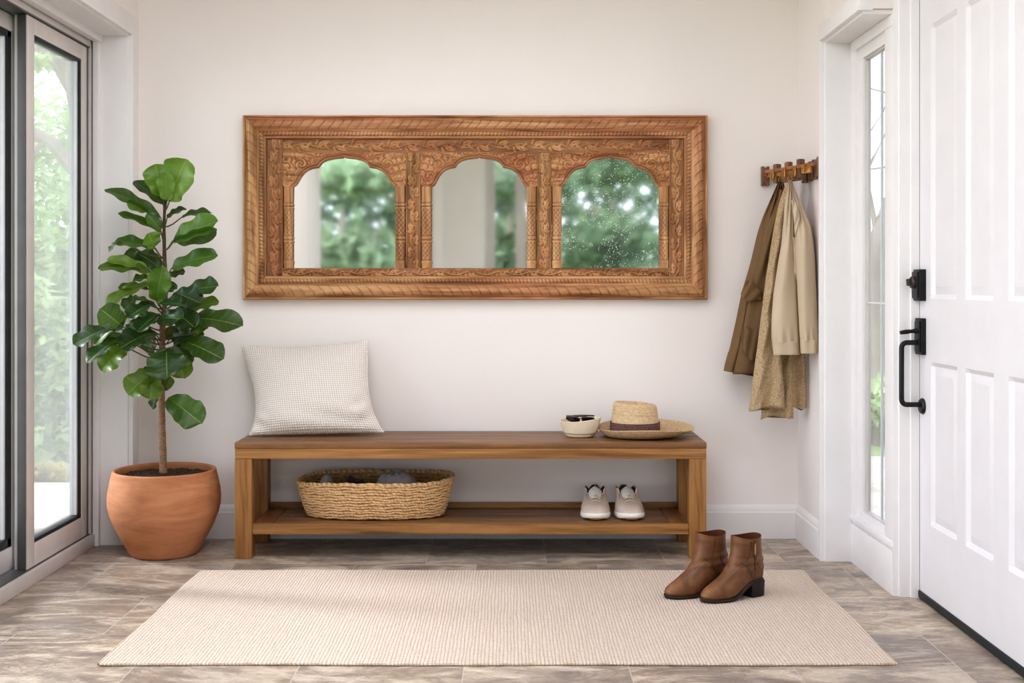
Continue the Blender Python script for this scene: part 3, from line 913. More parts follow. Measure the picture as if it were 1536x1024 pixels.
# concave edges: pull boundary points inward, most at mid-edge
Sx = S * (1 - (1 - T_ ** 2) * (1 - 0.55 * T_) * np.abs(S) ** 1.3 * np.where(S > 0, 0.115, 0.14))
Tx = T_ * (1 - 0.11 * (1 - S ** 2) * np.abs(T_) ** 1.5 * np.where(T_ > 0, 1.0, 0.12))
B = bil(Sx, Tx)
e1 = np.array(TR) - np.array(TL); e2 = np.array(TL) - np.array(BLc)
nrm = np.cross(e1, e2); nrm /= np.linalg.norm(nrm)
if nrm[1] > 0: nrm = -nrm
prof = ((1 - np.abs(S) ** 2.4) * (1 - np.abs(T_) ** 2.4)) ** 0.55
bulge = 0.072 * prof * (1.0 - 0.22 * T_)
wr = 0.010 * np.sin(9 * (S + 0.9) * (T_ + 1.15)) * np.exp(-((T_ + 0.78) / .28) ** 2) * (1 - S ** 2)
wr += 0.012 * np.sin(17 * (T_ - 0.55 * S)) * np.exp(-((S - 0.82) / .16) ** 2 - ((T_ + .55) / .33) ** 2)
wr += 0.011 * np.sin(19 * (T_ + 0.7 * S)) * np.exp(-((S + 0.85) / .13) ** 2 - ((T_ + .78) / .25) ** 2)
front = B + nrm * (bulge + wr * np.sqrt(prof))[..., None]
back = B - nrm * (np.minimum(bulge, 0.055) * 0.95)[..., None]
zmin = 0.4512
for A_ in (front, back):
    zz = A_[..., 2]
    A_[..., 2] = np.where(zz < zmin + 0.012, zmin + 0.012 * np.exp((zz - zmin - 0.012) / 0.012), zz)
    A_[..., 1] = np.minimum(A_[..., 1], -0.004)
cc0 = np.array([(BLc[0] + BRc[0]) / 2, (BLc[1] + BRc[1]) / 2, 0.4505])
mb = MB().grid(front - cc0, flip=False).grid(back - cc0, flip=True)
tag(mb.build('cushion', M['cushion'], loc=tuple(cc0), uv=True, angle=0, recalc=False), 'cream waffle weave throw cushion leaning on the wall atop the bench', 'cushion')

# ------------------------------------------------------------------ basket and the clothes in it
def straw_mat(name, c1, c2, c3, sc=1.0, rough=0.85):
    k = N(name)
    at = k.n('VertexColor', layer_name='tone')
    sp = k.n('SeparateColor'); k.l(at.outputs[0], sp.inputs[0])
    ns = k.noise(k.coords('Object', (sc, sc, sc * 2.5)), 60, 3)
    f = k.math('ADD', k.math('MULTIPLY', sp.outputs[0], 0.75), k.math('MULTIPLY', k.math('SUBTRACT', ns, 0.5), 0.8))
    k.l(k.ramp(f, (0.0, c1), (0.4, c2), (0.85, c3)), k.b.inputs['Base Color'])
    k.b.inputs['Roughness'].default_value = rough
    k.b.inputs['Specular IOR Level'].default_value = 0.2
    k.bump(ns, 0.4, 0.002)
    return k.m
M['seagrass'] = straw_mat('seagrass', lin(98, 68, 40), lin(190, 152, 106), lin(230, 200, 158))
bk = thing('storage_basket', 'oval woven seagrass basket on the lower shelf of the bench', 'basket', px(563.5, 790, -0.205)[:1] + (-0.205, 0.1346))
nth, nz_ = 420, 110
th = np.linspace(0, 2 * PI, nth, endpoint=False); q = np.linspace(0, 1, nz_)
Q, TH = np.meshgrid(q, th, indexing='ij')
def bshell(Q, TH, inner):
    ax = 0.262 + (0.317 - 0.262) * sm(0, 1, Q) ** 0.6 if False else 0.268 + 0.048 * Q ** 0.7
    ay = 0.112 + 0.022 * Q ** 0.7
    top = 0.150 + 0.004 * np.sin(TH * 3 + 1) + 0.010 * np.sin(TH) + 0.006 * np.cos(TH)
    rows = 13.0
    rw = Q * rows
    row = np.floor(rw)
    fr = rw - row
    rw = rw + 0.22 * np.sin(TH * 11 + row * 2.3) * np.sin(TH * 5.3 + row)
    fr = rw - np.floor(rw); row = np.floor(rw)
    coil = np.sqrt(np.clip(1 - (2 * fr - 1) ** 2, 0, 1))
    arc = TH * 0.30
    stitch = np.abs(np.sin(arc * PI / 0.0125 + row * 1.9 + (fr - .5) * 1.6 + 1.5 * np.sin(row * 5 + TH * 7) + 0.9 * np.sin(TH * 31 + row * 3)))
    h = coil * (0.38 + 0.62 * stitch ** 0.8)
    off = (-0.011 if inner else 0.0) + (0.0066 if not inner else -0.003) * (h - 0.5)
    e = 0.86
    ct, st = np.cos(TH), np.sin(TH)
    X = np.sign(ct) * np.abs(ct) ** e * (ax + off); Y = np.sign(st) * np.abs(st) ** e * (ay + off)
    Z = 0.003 + Q * (top - 0.003) + 0.0015 * np.sin(TH * 23)
    return np.stack([X, Y, Z], -1), h
Po, ho = bshell(Q, TH, False)
Pi, hi_ = bshell(Q, TH, True)
mb = MB().grid(Po, wrap_v=True, at=ho, flip=True)
mb.build('basket_wall', M['seagrass'], bk, at=True, angle=0)
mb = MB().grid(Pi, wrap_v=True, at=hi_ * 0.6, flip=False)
mb.build('inner_wall', M['seagrass'], bk, at=True, angle=0)
# braided rim coil
rp = []
for a in np.linspace(0, 2 * PI, 361):
    aa = np.array([a]); o_, _ = bshell(np.array([1.0]), aa, False); i_, _ = bshell(np.array([1.0]), aa, True)
    rp.append((o_[0] + i_[0]) / 2)
rp = np.array(rp)
R = []; A = []
for i in range(360):
    a = 2 * PI * i / 360; tng = rp[(i + 1) % 360] - rp[i - 1]; tng /= np.linalg.norm(tng)
    out = np.array([tng[1], -tng[0], 0]); ring = []; at_ = []
    for j in range(14):
        b = 2 * PI * j / 14
        w_ = 0.5 + 0.5 * math.sin(a * 75 + b)
        r_ = 0.0070 + 0.0016 * w_
        ring.append(rp[i] + out * math.cos(b) * r_ + np.array([0, 0, 1]) * math.sin(b) * r_ * 0.85); at_.append(0.35 + 0.6 * w_)
    R.append(ring); A.append(at_)
MB().grid(R, wrap_u=True, wrap_v=True, at=np.array(A)).build('rim', M['seagrass'], bk, at=True, angle=0, recalc=True)
fl = [(0.264 * np.sign(math.cos(a)) * abs(math.cos(a)) ** .86, 0.108 * np.sign(math.sin(a)) * abs(math.sin(a)) ** .86) for a in np.linspace(0, 2 * PI, 64, endpoint=False)]
MB().grid([[(x, y, 0.006) for x, y in fl], [(x * .02, y * .02, 0.0065) for x, y in fl]], wrap_v=True, at=np.full((2, 64), 0.4), flip=True, cap1=True).build('basket_base', M['seagrass'], bk, at=True)

def cloth_mound(name, c, rx, ry, hgt, seed, mat, label, cat, peak=(0, 0), fold=1.0):
    """crumpled garment heaped in the basket"""
    rg = np.random.default_rng(seed)
    nr, nt = 44, 110
    r = np.linspace(0, 1, nr); a = np.linspace(0, 2 * PI, nt, endpoint=False)
    Rr, Aa = np.meshgrid(r, a, indexing='ij')
    X = rx * Rr * np.cos(Aa); Y = ry * Rr * np.sin(Aa)
    Xp, Yp = X + peak[0] * (1 - Rr) , Y + peak[1] * (1 - Rr)
    Z = hgt * (1 - Rr ** 3.4) ** 0.75 * (1 - 0.16 * X / rx - 0.06 * np.sin(X / rx * 5 + seed))
    f = 0
    for i in range(6):
        an = rg.uniform(0, PI); fr = rg.uniform(35, 75); ph = rg.uniform(0, 6)
        w = np.sin((X * math.cos(an) + Y * math.sin(an)) * fr + ph + 1.4 * np.sin(Aa * 2 + ph))
        f = f + (1 - np.abs(w)) ** 2.2
    for i in range(5):
        an = rg.uniform(-.6, .6) + PI / 2 * (i % 2); fr = rg.uniform(22, 40); ph = rg.uniform(0, 6)
        w = np.sin((X * math.cos(an) + Y * math.sin(an) + 0.018 * np.sin(X * 38 + ph)) * fr + ph)
        f = f + 1.1 * (1 - np.abs(w)) ** 1.6
    Z = Z + fold * 0.0050 * (f - 3.6) * (1 - Rr ** 4)
    Z = np.maximum(Z, 0.0)
    P = np.stack([Xp, Yp, Z], -1)
    m = MB().grid(P, wrap_v=True, flip=False)
    low = P[-1].copy(); low[:, 2] = 0; 
    m.grid(np.stack([low, low * 0.1], 0), wrap_v=True)
    tag(m.build(name, mat, loc=c, angle=0, recalc=True), label, cat)
def cloth_mat(name, c1, c2, bs=220, bump=0.35, sheen=0.15):
    return simple(name, c1, c2, 0.9, 12, 3, bump=bump, bscale=bs, bdist=0.002, spec=0.15, sheen=sheen)
M['grey_cloth'] = cloth_mat('grey_jersey', lin(128, 121, 118), lin(146, 139, 136))
M['plum_cloth'] = cloth_mat('dark_plum_knit', lin(44, 30, 38), lin(58, 40, 48))
M['pale_cloth'] = cloth_mat('pale_grey_jersey', lin(138, 131, 126), lin(156, 149, 144))
bX, bY, bZ = bk.location.x, bk.location.y, 0.1346 + 0.0075
cloth_mound('folded_sweater', (bX + 0.100, bY - 0.005, bZ), 0.115, 0.084, 0.168, 3, M['grey_cloth'], 'grey sweater heaped highest in the seagrass basket', 'clothing', (-0.02, 0.0), 0.65)
cloth_mound('folded_scarf', (bX - 0.078, bY + 0.0, bZ), 0.062, 0.084, 0.146, 8, M['plum_cloth'], 'dark plum knit bundled in the middle of the seagrass basket', 'clothing', (0.0, 0.0), 0.12)
cloth_mound('folded_shirt', (bX - 0.196, bY + 0.0, bZ), 0.052, 0.068, 0.142, 5, M['pale_cloth'], 'pale grey shirt tucked in the seagrass basket beside the plum knit', 'clothing', (0.01, 0.0), 0.4)

# ------------------------------------------------------------------ straw hat
M['straw'] = straw_mat('natural_straw', lin(118, 92, 64), lin(196, 168, 130), lin(228, 206, 174), 1.4)
hc = px(968, 650, -0.195)
hat = thing('straw_hat', 'natural straw sun hat with a plum braided band on the bench', 'hat', (hc[0], -0.195, 0.4502))
nth = 260
th = np.linspace(0, 2 * PI, nth, endpoint=False)
def weave(u, v):
    a = np.abs(np.sin(u)); b = np.abs(np.sin(v))
    return np.clip(0.35 + 0.65 * a * (0.4 + 0.6 * b), 0, 1)
coff = -0.042    # crown is set towards one side of the brim
def hat_ring(r, z, th, tilt=0.0):
    return r
rows = np.linspace(0, 1, 60)
def brim_z(q, th):
    e = q ** 2.6
    return 0.004 + e * (0.034 + 0.010 * np.abs(np.sin(th)) ** 2 + 0.006 * np.sin(th)) + 0.002 * np.sin(th * 3) * q
P = []; A = []
for q in rows:
    rin = 0.098
    x = (coff + rin * np.cos(th)) * (1 - q) + (0.1965 * np.cos(th) + 0.0055 * (np.cos(th) < 0) * np.abs(np.cos(th))) * q
    y = (rin * np.sin(th)) * (1 - q) + 0.172 * np.sin(th) * q
    z = brim_z(q, th)
    P.append(np.stack([x, y, z], -1)); A.append(weave(th * 75 + q * 40, np.full(nth, q * 60.0)))
P = np.array(P); A = np.array(A)
P[..., 2] += 0.0012 * (A - 0.5)
Pb = P.copy(); Pb[..., 2] -= 0.0035; Pb[..., 2] = np.maximum(Pb[..., 2], 0.0004)
mb = MB().grid(P, wrap_v=True, at=A, flip=False).grid(Pb, wrap_v=True, at=A * 0.8, flip=True)
mb.grid(np.stack([P[-1], Pb[-1]], 0), wrap_v=True, at=np.stack([A[-1], A[-1]], 0))
mb.build('brim', M['straw'], hat, at=True, angle=0, recalc=True)
hz = np.array([0.0, .02, .05, .085, .112, .122, .1275, .1300, .1290, .1255, .1205, .117, .1150])
hr = np.array([.099, .0985, .0955, .0915, .0885, .0865, .0830, .0780, .0735, .0680, .055, .030, .001])
qq = np.linspace(0, 1, 90)
key = np.linspace(0, 1, len(hz))
cz, cr = np.interp(qq, key, hz), np.interp(qq, key, hr)
arcl = np.concatenate([[0], np.cumsum(np.hypot(np.diff(cz), np.diff(cr)))])
P = []; A = []
for z, r, al in zip(cz, cr, arcl):
    w = weave(th * 62 + al * 260, np.full(nth, al * PI / 0.0052))
    wob = 0.010 * (z / 0.13) * np.cos(th)
    rr = r + 0.0012 * (w - 0.5)
    P.append(np.stack([coff + rr * np.cos(th), rr * 0.98 * np.sin(th), 0.004 + z - 0.0 * wob - 0.006 * np.cos(th) * (z / .13)], -1)); A.append(w)
MB().grid(np.array(P), wrap_v=True, at=np.array(A), flip=True).build('crown', M['straw'], hat, at=True, angle=0, recalc=True)
kb = N('plum_braid')
v_ = kb.coords('Object', (1, 1, 3.2))
f_ = kb.noise(v_, 75, 4, 0.7)
kb.l(kb.ramp(f_, (0.32, lin(58, 40, 46)), (0.5, lin(120, 84, 76)), (0.62, lin(86, 60, 70)), (0.74, lin(176, 146, 126))), kb.b.inputs['Base Color'])
kb.b.inputs['Roughness'].default_value = 0.8
kb.bump(f_, 0.6, 0.003)
P = []
for i, z in enumerate(np.linspace(0.004, 0.054, 34)):
    r = 0.1015 - 0.07 * z + 0.0018 * np.abs(np.sin(z * PI / 0.0098)) + 0.0008 * np.sin(th * 60 + i)
    P.append(np.stack([coff + r * np.cos(th), r * .98 * np.sin(th), np.full(nth, 0.005 + z)], -1))
hb = MB().grid(np.array(P), wrap_v=True, flip=True).build('hat_band', kb.m, hat, angle=0, recalc=True)
hb['label'] = 'plum and tan braided band'

# ------------------------------------------------------------------ cream bowl with sunglasses
M['cream'] = simple('cream_coiled_cotton', lin(226, 211, 186), lin(236, 223, 200), 0.8, 40, 3, (1, 1, 6), bump=0.3, bscale=90, bdist=0.002, spec=0.2)
bc = px(870.5, 650, -0.20)
BRX = 0.080
bowl = thing('catchall_bowl', 'small cream coiled bowl on the bench beside the straw hat', 'bowl', (bc[0], -0.20, 0.4502))
prof = [(0.0, 0.0), (0.050, 0.0), (0.056, 0.004), (0.060, 0.0135), (0.0615, 0.0150), (0.066, 0.0165), (0.0735, 0.040), (0.0800, 0.0655), (0.0815, 0.0690), (0.0795, 0.0715), (0.0770, 0.0695), (0.0705, 0.042), (0.0600, 0.020), (0.0500, 0.0155), (0.0, 0.0150)]
def dense(prof, n=90):
    p = np.array(prof); d = np.concatenate([[0], np.cumsum(np.hypot(*np.diff(p, axis=0).T))])
    q = np.linspace(0, d[-1], n)
    return list(zip(np.interp(q, d, p[:, 0]), np.interp(q, d, p[:, 1])))
th2 = np.linspace(0, 2 * PI, 96, endpoint=False)
P = [np.stack([r * np.cos(th2) * 1.02, r * np.sin(th2) * 0.92, z + (0.006 * np.cos(th2 * 1 - .3) - 0.002 * np.sin(th2 * 2)) * max(0, (z - .02) / .05)], -1) for r, z in dense(prof)]
MB().grid(np.array(P), wrap_v=True, flip=True).build('bowl_body', M['cream'], bowl, angle=50, recalc=True)
# sunglasses lie folded across the rim
M['cream_acetate'] = simple('pale_acetate', lin(196, 176, 150), lin(214, 196, 172), 0.3, 60, 2)
M['tortoise'] = simple('dark_tortoise', lin(70, 50, 44), lin(104, 78, 64), 0.25, 60, 3)
kl = N('smoke_lens'); kl.b.inputs['Roughness'].default_value = 0.08
kl.l(kl.ramp(kl.noise(kl.coords('Object'), 20, 2), (0.3, lin(34, 34, 44)), (0.7, lin(48, 46, 58))), kl.b.inputs['Base Color'])
sg = thing('sunglasses', 'dark sunglasses lying folded in the small cream bowl', 'sunglasses', (bc[0], -0.20, 0.4502 + 0.070), rotz=-0.28)
tilt = Matrix.Translation((0.004, -0.012, 0.0)) @ Matrix.Rotation(0.95, 4, 'X')
def lens_outline(cx, w, h, sgn):
    pts = []
    for a in np.linspace(0, 2 * PI, 40, endpoint=False):
        c, s_ = math.cos(a), math.sin(a)
        x = cx + w * np.sign(c) * abs(c) ** 0.7 * (1 + 0.10 * s_)
        z = h * np.sign(s_) * abs(s_) ** 0.75 + 0.003 * sgn * c
        pts.append((x, z))
    return pts
mb = MB()
for sgn in (-1, 1):
    pts = lens_outline(sgn * 0.031, 0.026, 0.0195, sgn)
    path = [tuple(tilt @ Vector((x, 0.0, z))) for x, z in pts]
    mb.tube(path + [path[0]], 0.0022, 8, caps=False)
mb.tube([tuple(tilt @ Vector((x, -0.002 - 0.0 * x, 0.008 + 0.003 * (1 - (x / .008) ** 2)))) for x in np.linspace(-0.008, 0.008, 7)], 0.0022, 8)
mb.build('frame', M['tortoise'], sg, recalc=True)
for sgn in (-1, 1):
    pts = lens_outline(sgn * 0.031, 0.0255, 0.019, sgn)
    ring = [tuple(tilt @ Vector((x, 0.0, z))) for x, z in pts]
    ring2 = [tuple(tilt @ Vector((x, 0.0012, z))) for x, z in pts]
    MB().grid([ring, ring2], wrap_v=True, cap0=True, cap1=True).build('lens', kl.m, sg, recalc=True)
for sgn in (-1, 1):
    path = [tuple(tilt @ Vector((sgn * (0.057 - 0.100 * q), 0.006 + (0.0045 if sgn > 0 else 0) + 0.002 * math.sin(q * PI), 0.013 - 0.010 * q ** 2))) for q in np.linspace(0, 1, 14)]
    MB().tube(path, [0.0024] * 10 + [0.003] * 4, 8, flat=1.6).build('temple', M['tortoise'], sg, recalc=True)
# soft dark pouch underneath
tie = MB()
rr = np.linspace(0.05, 1, 20); aa = np.linspace(0, 2 * PI, 60, endpoint=False)
RR, AA = np.meshgrid(rr, aa, indexing='ij')
Z = 0.034 * (1 - RR ** 2) ** 0.7 + 0.003 * np.sin(AA * 5 + RR * 6) * RR
tie.grid(np.stack([0.042 * RR * np.cos(AA), 0.036 * RR * np.sin(AA), Z], -1), wrap_v=True, cap0=True)
lowr = np.stack([0.042 * np.cos(aa), 0.036 * np.sin(aa), aa * 0], -1)
tie.grid(np.stack([lowr, lowr * 0.05], 0), wrap_v=True)
tag(tie.build('cloth_pouch', cloth_mat('navy_cotton', lin(40, 36, 48), lin(54, 48, 60)), loc=(bc[0] + 0.002, -0.198, 0.4502 + 0.0165), recalc=True, angle=0), 'dark navy cloth pouch under the sunglasses in the cream bowl', 'pouch')

# ------------------------------------------------------------------ shoes
def slices(rows, nz, nt, xe=2.0, rise=None, ztop=None, expf=0.85):
    """stack of horizontal outlines: z, x back, x front, half width heel, half width front"""
    rows = np.array(rows, float)
    k = np.linspace(0, len(rows) - 1, nz); ki = np.arange(len(rows))
    c = [np.interp(k, ki, rows[:, i]) for i in range(5)]
    # smooth
    for i in range(5):
        p = np.pad(c[i], 2, mode='edge'); y = np.convolve(p, [.1, .2, .4, .2, .1], 'valid'); y[0], y[-1] = c[i][0], c[i][-1]; c[i] = y
    a = np.linspace(0, 2 * PI, nt, endpoint=False)
    P = np.zeros((nz, nt, 3))
    for i in range(nz):
        z, xb, xf, wh, wf = (c[j][i] for j in range(5))
        ct, st = np.cos(a), np.sin(a)
        x = (xb + xf) / 2 + (xf - xb) / 2 * np.sign(ct) * np.abs(ct) ** expf
        u = (x - xb) / (xf - xb)
        w = wh + (wf - wh) * sm(0.15, 0.75, u)
        y = w * np.sign(st) * np.abs(st) ** 0.9
        P[i] = np.stack([x, y, np.full(nt, z)], -1)
    if rise is not None:
        b = rise(P[..., 0])
        P[..., 2] = P[..., 2] + b * (1 - np.clip(P[..., 2] / ztop, 0, 1))
    return P

# ankle boots
def leather():
    k = N('tan_brown_leather')
    v = k.coords('Object')
    f = k.noise(v, 14, 5, 0.6, 0.7)
    c = k.ramp(f, (0.28, lin(76, 48, 28)), (0.5, lin(112, 74, 45)), (0.74, lin(136, 96, 62)))
    k.l(c, k.b.inputs['Base Color'])
    k.l(k.math('ADD', 0.34, k.math('MULTIPLY', f, 0.2)), k.b.inputs['Roughness'])
    k.b.inputs['Specular IOR Level'].default_value = 0.4
    k.bump(k.math('ADD', k.noise(v, 220, 3), k.math('MULTIPLY', f, 0.8)), 0.16, 0.003)
    return k.m
M['leather'] = leather()
M['leather_dark'] = simple('dark_boot_lining', lin(74, 42, 26), lin(92, 54, 34), 0.75, 30, 3, spec=0.15)
M['sole_black'] = simple('black_sole', lin(24, 23, 24), lin(34, 33, 33), 0.55, 40, 3, bump=0.1)
M['zip'] = simple('bronze_zip', lin(150, 118, 84), lin(186, 156, 120), 0.35, 80, 2, metal=0.8)
M['welt'] = simple('brown_black_welt', lin(44, 32, 28), lin(56, 42, 36), 0.55, 40, 3)
rise = lambda x: 0.048 * (1 - sm(-0.058, 0.045, x)) + 0.004 * sm(0.10, 0.14, x)
BR = [(.010, -.114, .132, .031, .040), (.018, -.118, .136, .034, .044), (.030, -.120, .131, .035, .0445), (.042, -.121, .117, .035, .0435), (.053, -.121, .097, .035, .0415),
      (.064, -.121, .077, .035, .040), (.076, -.120, .058, .036, .0385), (.090, -.118, .040, .036, .0375), (.106, -.115, .025, .0365, .0375), (.126, -.110, .013, .037, .0385),
      (.150, -.106, .006, .0385, .040), (.178, -.103, .003, .041, .0425), (.204, -.102, .002, .043, .044)]
def boot(loc, rotz, mirror_, label):
    r = thing('ankle_boot', label, 'boot', loc, rotz, group='pair of ankle boots')
    P = slices(BR, 84, 96, rise=rise, ztop=.204)
    x, y, z = P[..., 0], P[..., 1], P[..., 2]
    # creases over the vamp and ankle, toe spread, seam line
    cr = 0.0014 * np.sin((x * 0.9 + z * 0.7) * 190 + 2 * np.sin(y * 40)) * np.exp(-((x - 0.055) / .03) ** 2) * np.exp(-((z - 0.06) / .03) ** 2)
    cr += 0.0016 * np.sin(z * 210 + y * 30) * np.exp(-((z - 0.115) / .03) ** 2)
    seam = np.exp(-((x + 0.052 - 0.10 * (z - .1)) / 0.0022) ** 2) * 0.0012 * sm(.055, .065, z) * (np.abs(y) > 0.02)
    vamp = np.exp(-((z - (0.135 + 0.9 * np.clip(-x - 0.02, -.05, .06))) / 0.0022) ** 2) * 0.0012 * sm(-.06, -.05, x)
    cx_ = -0.05
    d = cr - seam - vamp
    nrm = np.stack([x - cx_, y * 1.6, z * 0], -1); nrm /= np.maximum(np.linalg.norm(nrm, axis=-1, keepdims=True), 1e-6)
    P = P + nrm * d[..., None]
    topw = 0.004 * np.cos(np.linspace(0, 2 * PI, 96, endpoint=False) * 2)
    P[-1, :, 2] += 0.0; P[..., 2] += sm(0.15, 0.204, z) * np.broadcast_to(topw, z.shape)
    my = -1 if mirror_ else 1
    P[..., 1] *= my
    MB().grid(P, wrap_v=True, cap0=True).build('upper', M['leather'], r, angle=0, recalc=True)
    # lining going down inside the shaft
    rows = []
    cen = P[-1].mean(0)
    for f_, dz in ((0.965, 0.0), (0.955, -0.004), (0.84, -0.05), (0.72, -0.10)):
        rows.append(cen + (P[-1] - cen) * [f_, f_, 1] + [0, 0, dz])
    rows = [P[-1]] + rows
    MB().grid(np.array(rows), wrap_v=True, cap1=True).build('lining', M['leather_dark'], r, angle=60, recalc=False)
    # welt + sole following the foot outline
    o0 = P[0].copy(); oc = o0.mean(0)
    def off(ring, d):
        dd = ring - [0.02, 0, 0]; dd[:, 2] = 0
        n_ = dd / np.maximum(np.linalg.norm(dd, axis=1, keepdims=True), 1e-6)
        q_ = ring.copy(); q_[:, :2] += n_[:, :2] * d; return q_
    ring = P[8].copy(); ring[:, 2] = rise(ring[:, 0]) * 0.95 + 0.0105
    a_ = off(ring, 0.0032); b_ = a_.copy(); b_[:, 2] -= 0.0045
    c_ = off(ring, 0.0010); c_[:, 2] = np.maximum(c_[:, 2] - 0.0105, 0.0002); b_[:, 2] = np.maximum(b_[:, 2], c_[:, 2] + 0.001)
    inn = off(ring, -0.006)
    MB().grid(np.array([inn, a_, b_]), wrap_v=True).build('welt', M['welt'], r, angle=50, recalc=True)
    MB().grid(np.array([b_, c_]), wrap_v=True, cap0=True, cap1=True).build('sole', M['sole_black'], r, angle=50, recalc=True)
    # stacked heel
    hp_ = []
    for zf, g in ((0.0002, 0.0), (0.003, 0.0012), (0.06, 0.0035)):
        pts = []
        for a in np.linspace(-PI / 2, PI / 2, 24):
            pts.append((-0.078 - (0.040 + g) * math.cos(a) ** 0.8 if math.cos(a) > 0 else -0.078, (0.031 + g) * math.sin(a), zf))
        pts += [(-0.052 + g, 0.030 + g, zf), (-0.0500 + g, 0.012, zf), (-0.0500 + g, -0.012, zf), (-0.052 + g, -0.030 - g, zf)]
        pts = [(x_, y_, min(zf, 0.0005 + rise(np.array(x_)) * 0.95 + 0.004)) for x_, y_, _ in pts]
        hp_.append(pts)
    MB().grid(hp_, wrap_v=True, cap0=True, cap1=True).build('heel', M['sole_black'], r, angle=40, recalc=True)
    # zip on the inner side + pull
    side = -1 * my if not mirror_ else 1 * -my
    side = my
    ii = int(0)
    pth = []
    for i in range(82, 30, -3):
        zi = 0.204 * i / 83
        js = [j for j in range(96) if P[i, j, 1] * side > 0]
        xw = -0.050 - 0.012 * (82 - i) / 52
        j = min(js, key=lambda q: abs(P[i, q, 0] - xw))
        pth.append((xw, P[i, j, 1] + side * 0.0006, P[i, j, 2]))
    def on(xq, zq, sd):
        ok = P[..., 1] * sd > 0
        dd = (P[..., 0] - xq) ** 2 + (P[..., 2] - zq) ** 2 + np.where(ok, 0, 9)
        i, j = np.unravel_index(np.argmin(dd), dd.shape)
        return P[i, j] + [0, sd * 0.0002, 0]
    sm_ = MB()
    for sd in (-1, 1):
        for key in ([(0.012, .128), (-.004, .122), (-.020, .112), (-.034, .098), (-.044, .082), (-.050, .064)], [(-.060, .140), (-.070, .112), (-.082, .098), (-.100, .092), (-.114, .094)], [(-.036, .196), (-.037, .170), (-.035, .146), (-.026, .130), (-.012, .124)]):
            kk = np.linspace(0, len(key) - 1, 30); ki = np.arange(len(key)); ka = np.array(key)
            pt = np.array([on(np.interp(q, ki, ka[:, 0]), np.interp(q, ki, ka[:, 1]), sd) for q in kk])
            for c in range(3):
                pp = np.pad(pt[:, c], 3, mode='edge'); pt[:, c] = np.convolve(pp, np.ones(7) / 7, 'valid')
            sm_.tube(pt, 0.0011, 6)
    sm_.build('seam', M['welt'], r, recalc=True)
    zp = MB().tube(pth, 0.0019, 8).build('zipper', M['welt'], r, recalc=True)
    p0 = Vector(pth[1])
    MB().tube([p0 + Vector((0, side * 0.004, -0.004)), p0 + Vector((0.001, side * 0.005, -0.022)), p0 + Vector((0.001, side * 0.0045, -0.040))], [0.0022, 0.0030, 0.0022], 8).build('zip_pull', M['zip'], zp, recalc=True)
    return r
bang = math.atan2(-0.112, -0.208)
boot((0.752, -0.993, 0.0086), bang, False, 'tan brown ankle boot on the rug, the one standing farther from the bench')
boot((0.640, -0.945, 0.0086), bang - 0.02, True, 'tan brown ankle boot on the rug, the one standing closer to the bench')

# sneakers
M['mesh_shoe'] = simple('greige_knit_upper', lin(192, 174, 160), lin(206, 189, 176), 0.85, 20, 3, bump=0.45, bscale=260, bdist=0.002, spec=0.2)
M['shoe_trim'] = simple('pale_beige_edging', lin(216, 200, 180), lin(228, 213, 195), 0.7, 40, 2, bump=0.2, bscale=200)
M['midsole'] = simple('off_white_foam', lin(232, 222, 214), lin(240, 232, 225), 0.7, 30, 2, spec=0.25)
M['gum'] = simple('gum_rubber', lin(176, 134, 92), lin(194, 152, 110), 0.6, 40, 2)
M['tongue'] = simple('white_padded_tongue', lin(222, 218, 214), lin(234, 230, 226), 0.8, 60, 2, bump=0.2, bscale=240)
M['shoe_dark'] = simple('dark_shoe_lining', lin(52, 44, 40), lin(70, 60, 54), 0.9, 40, 2)
SR = [(.018, -.122, .126, .037, .0565), (.030, -.124, .126, .038, .0575), (.041, -.124, .119, .039, .0565), (.052, -.124, .105, .039, .054), (.062, -.123, .087, .039, .0510), (.072, -.122, .065, .038, .0480),
      (.082, -.121, .042, .038, .0450), (.092, -.120, .022, .038, .0420), (.100, -.120, .008, .038, .0405)]
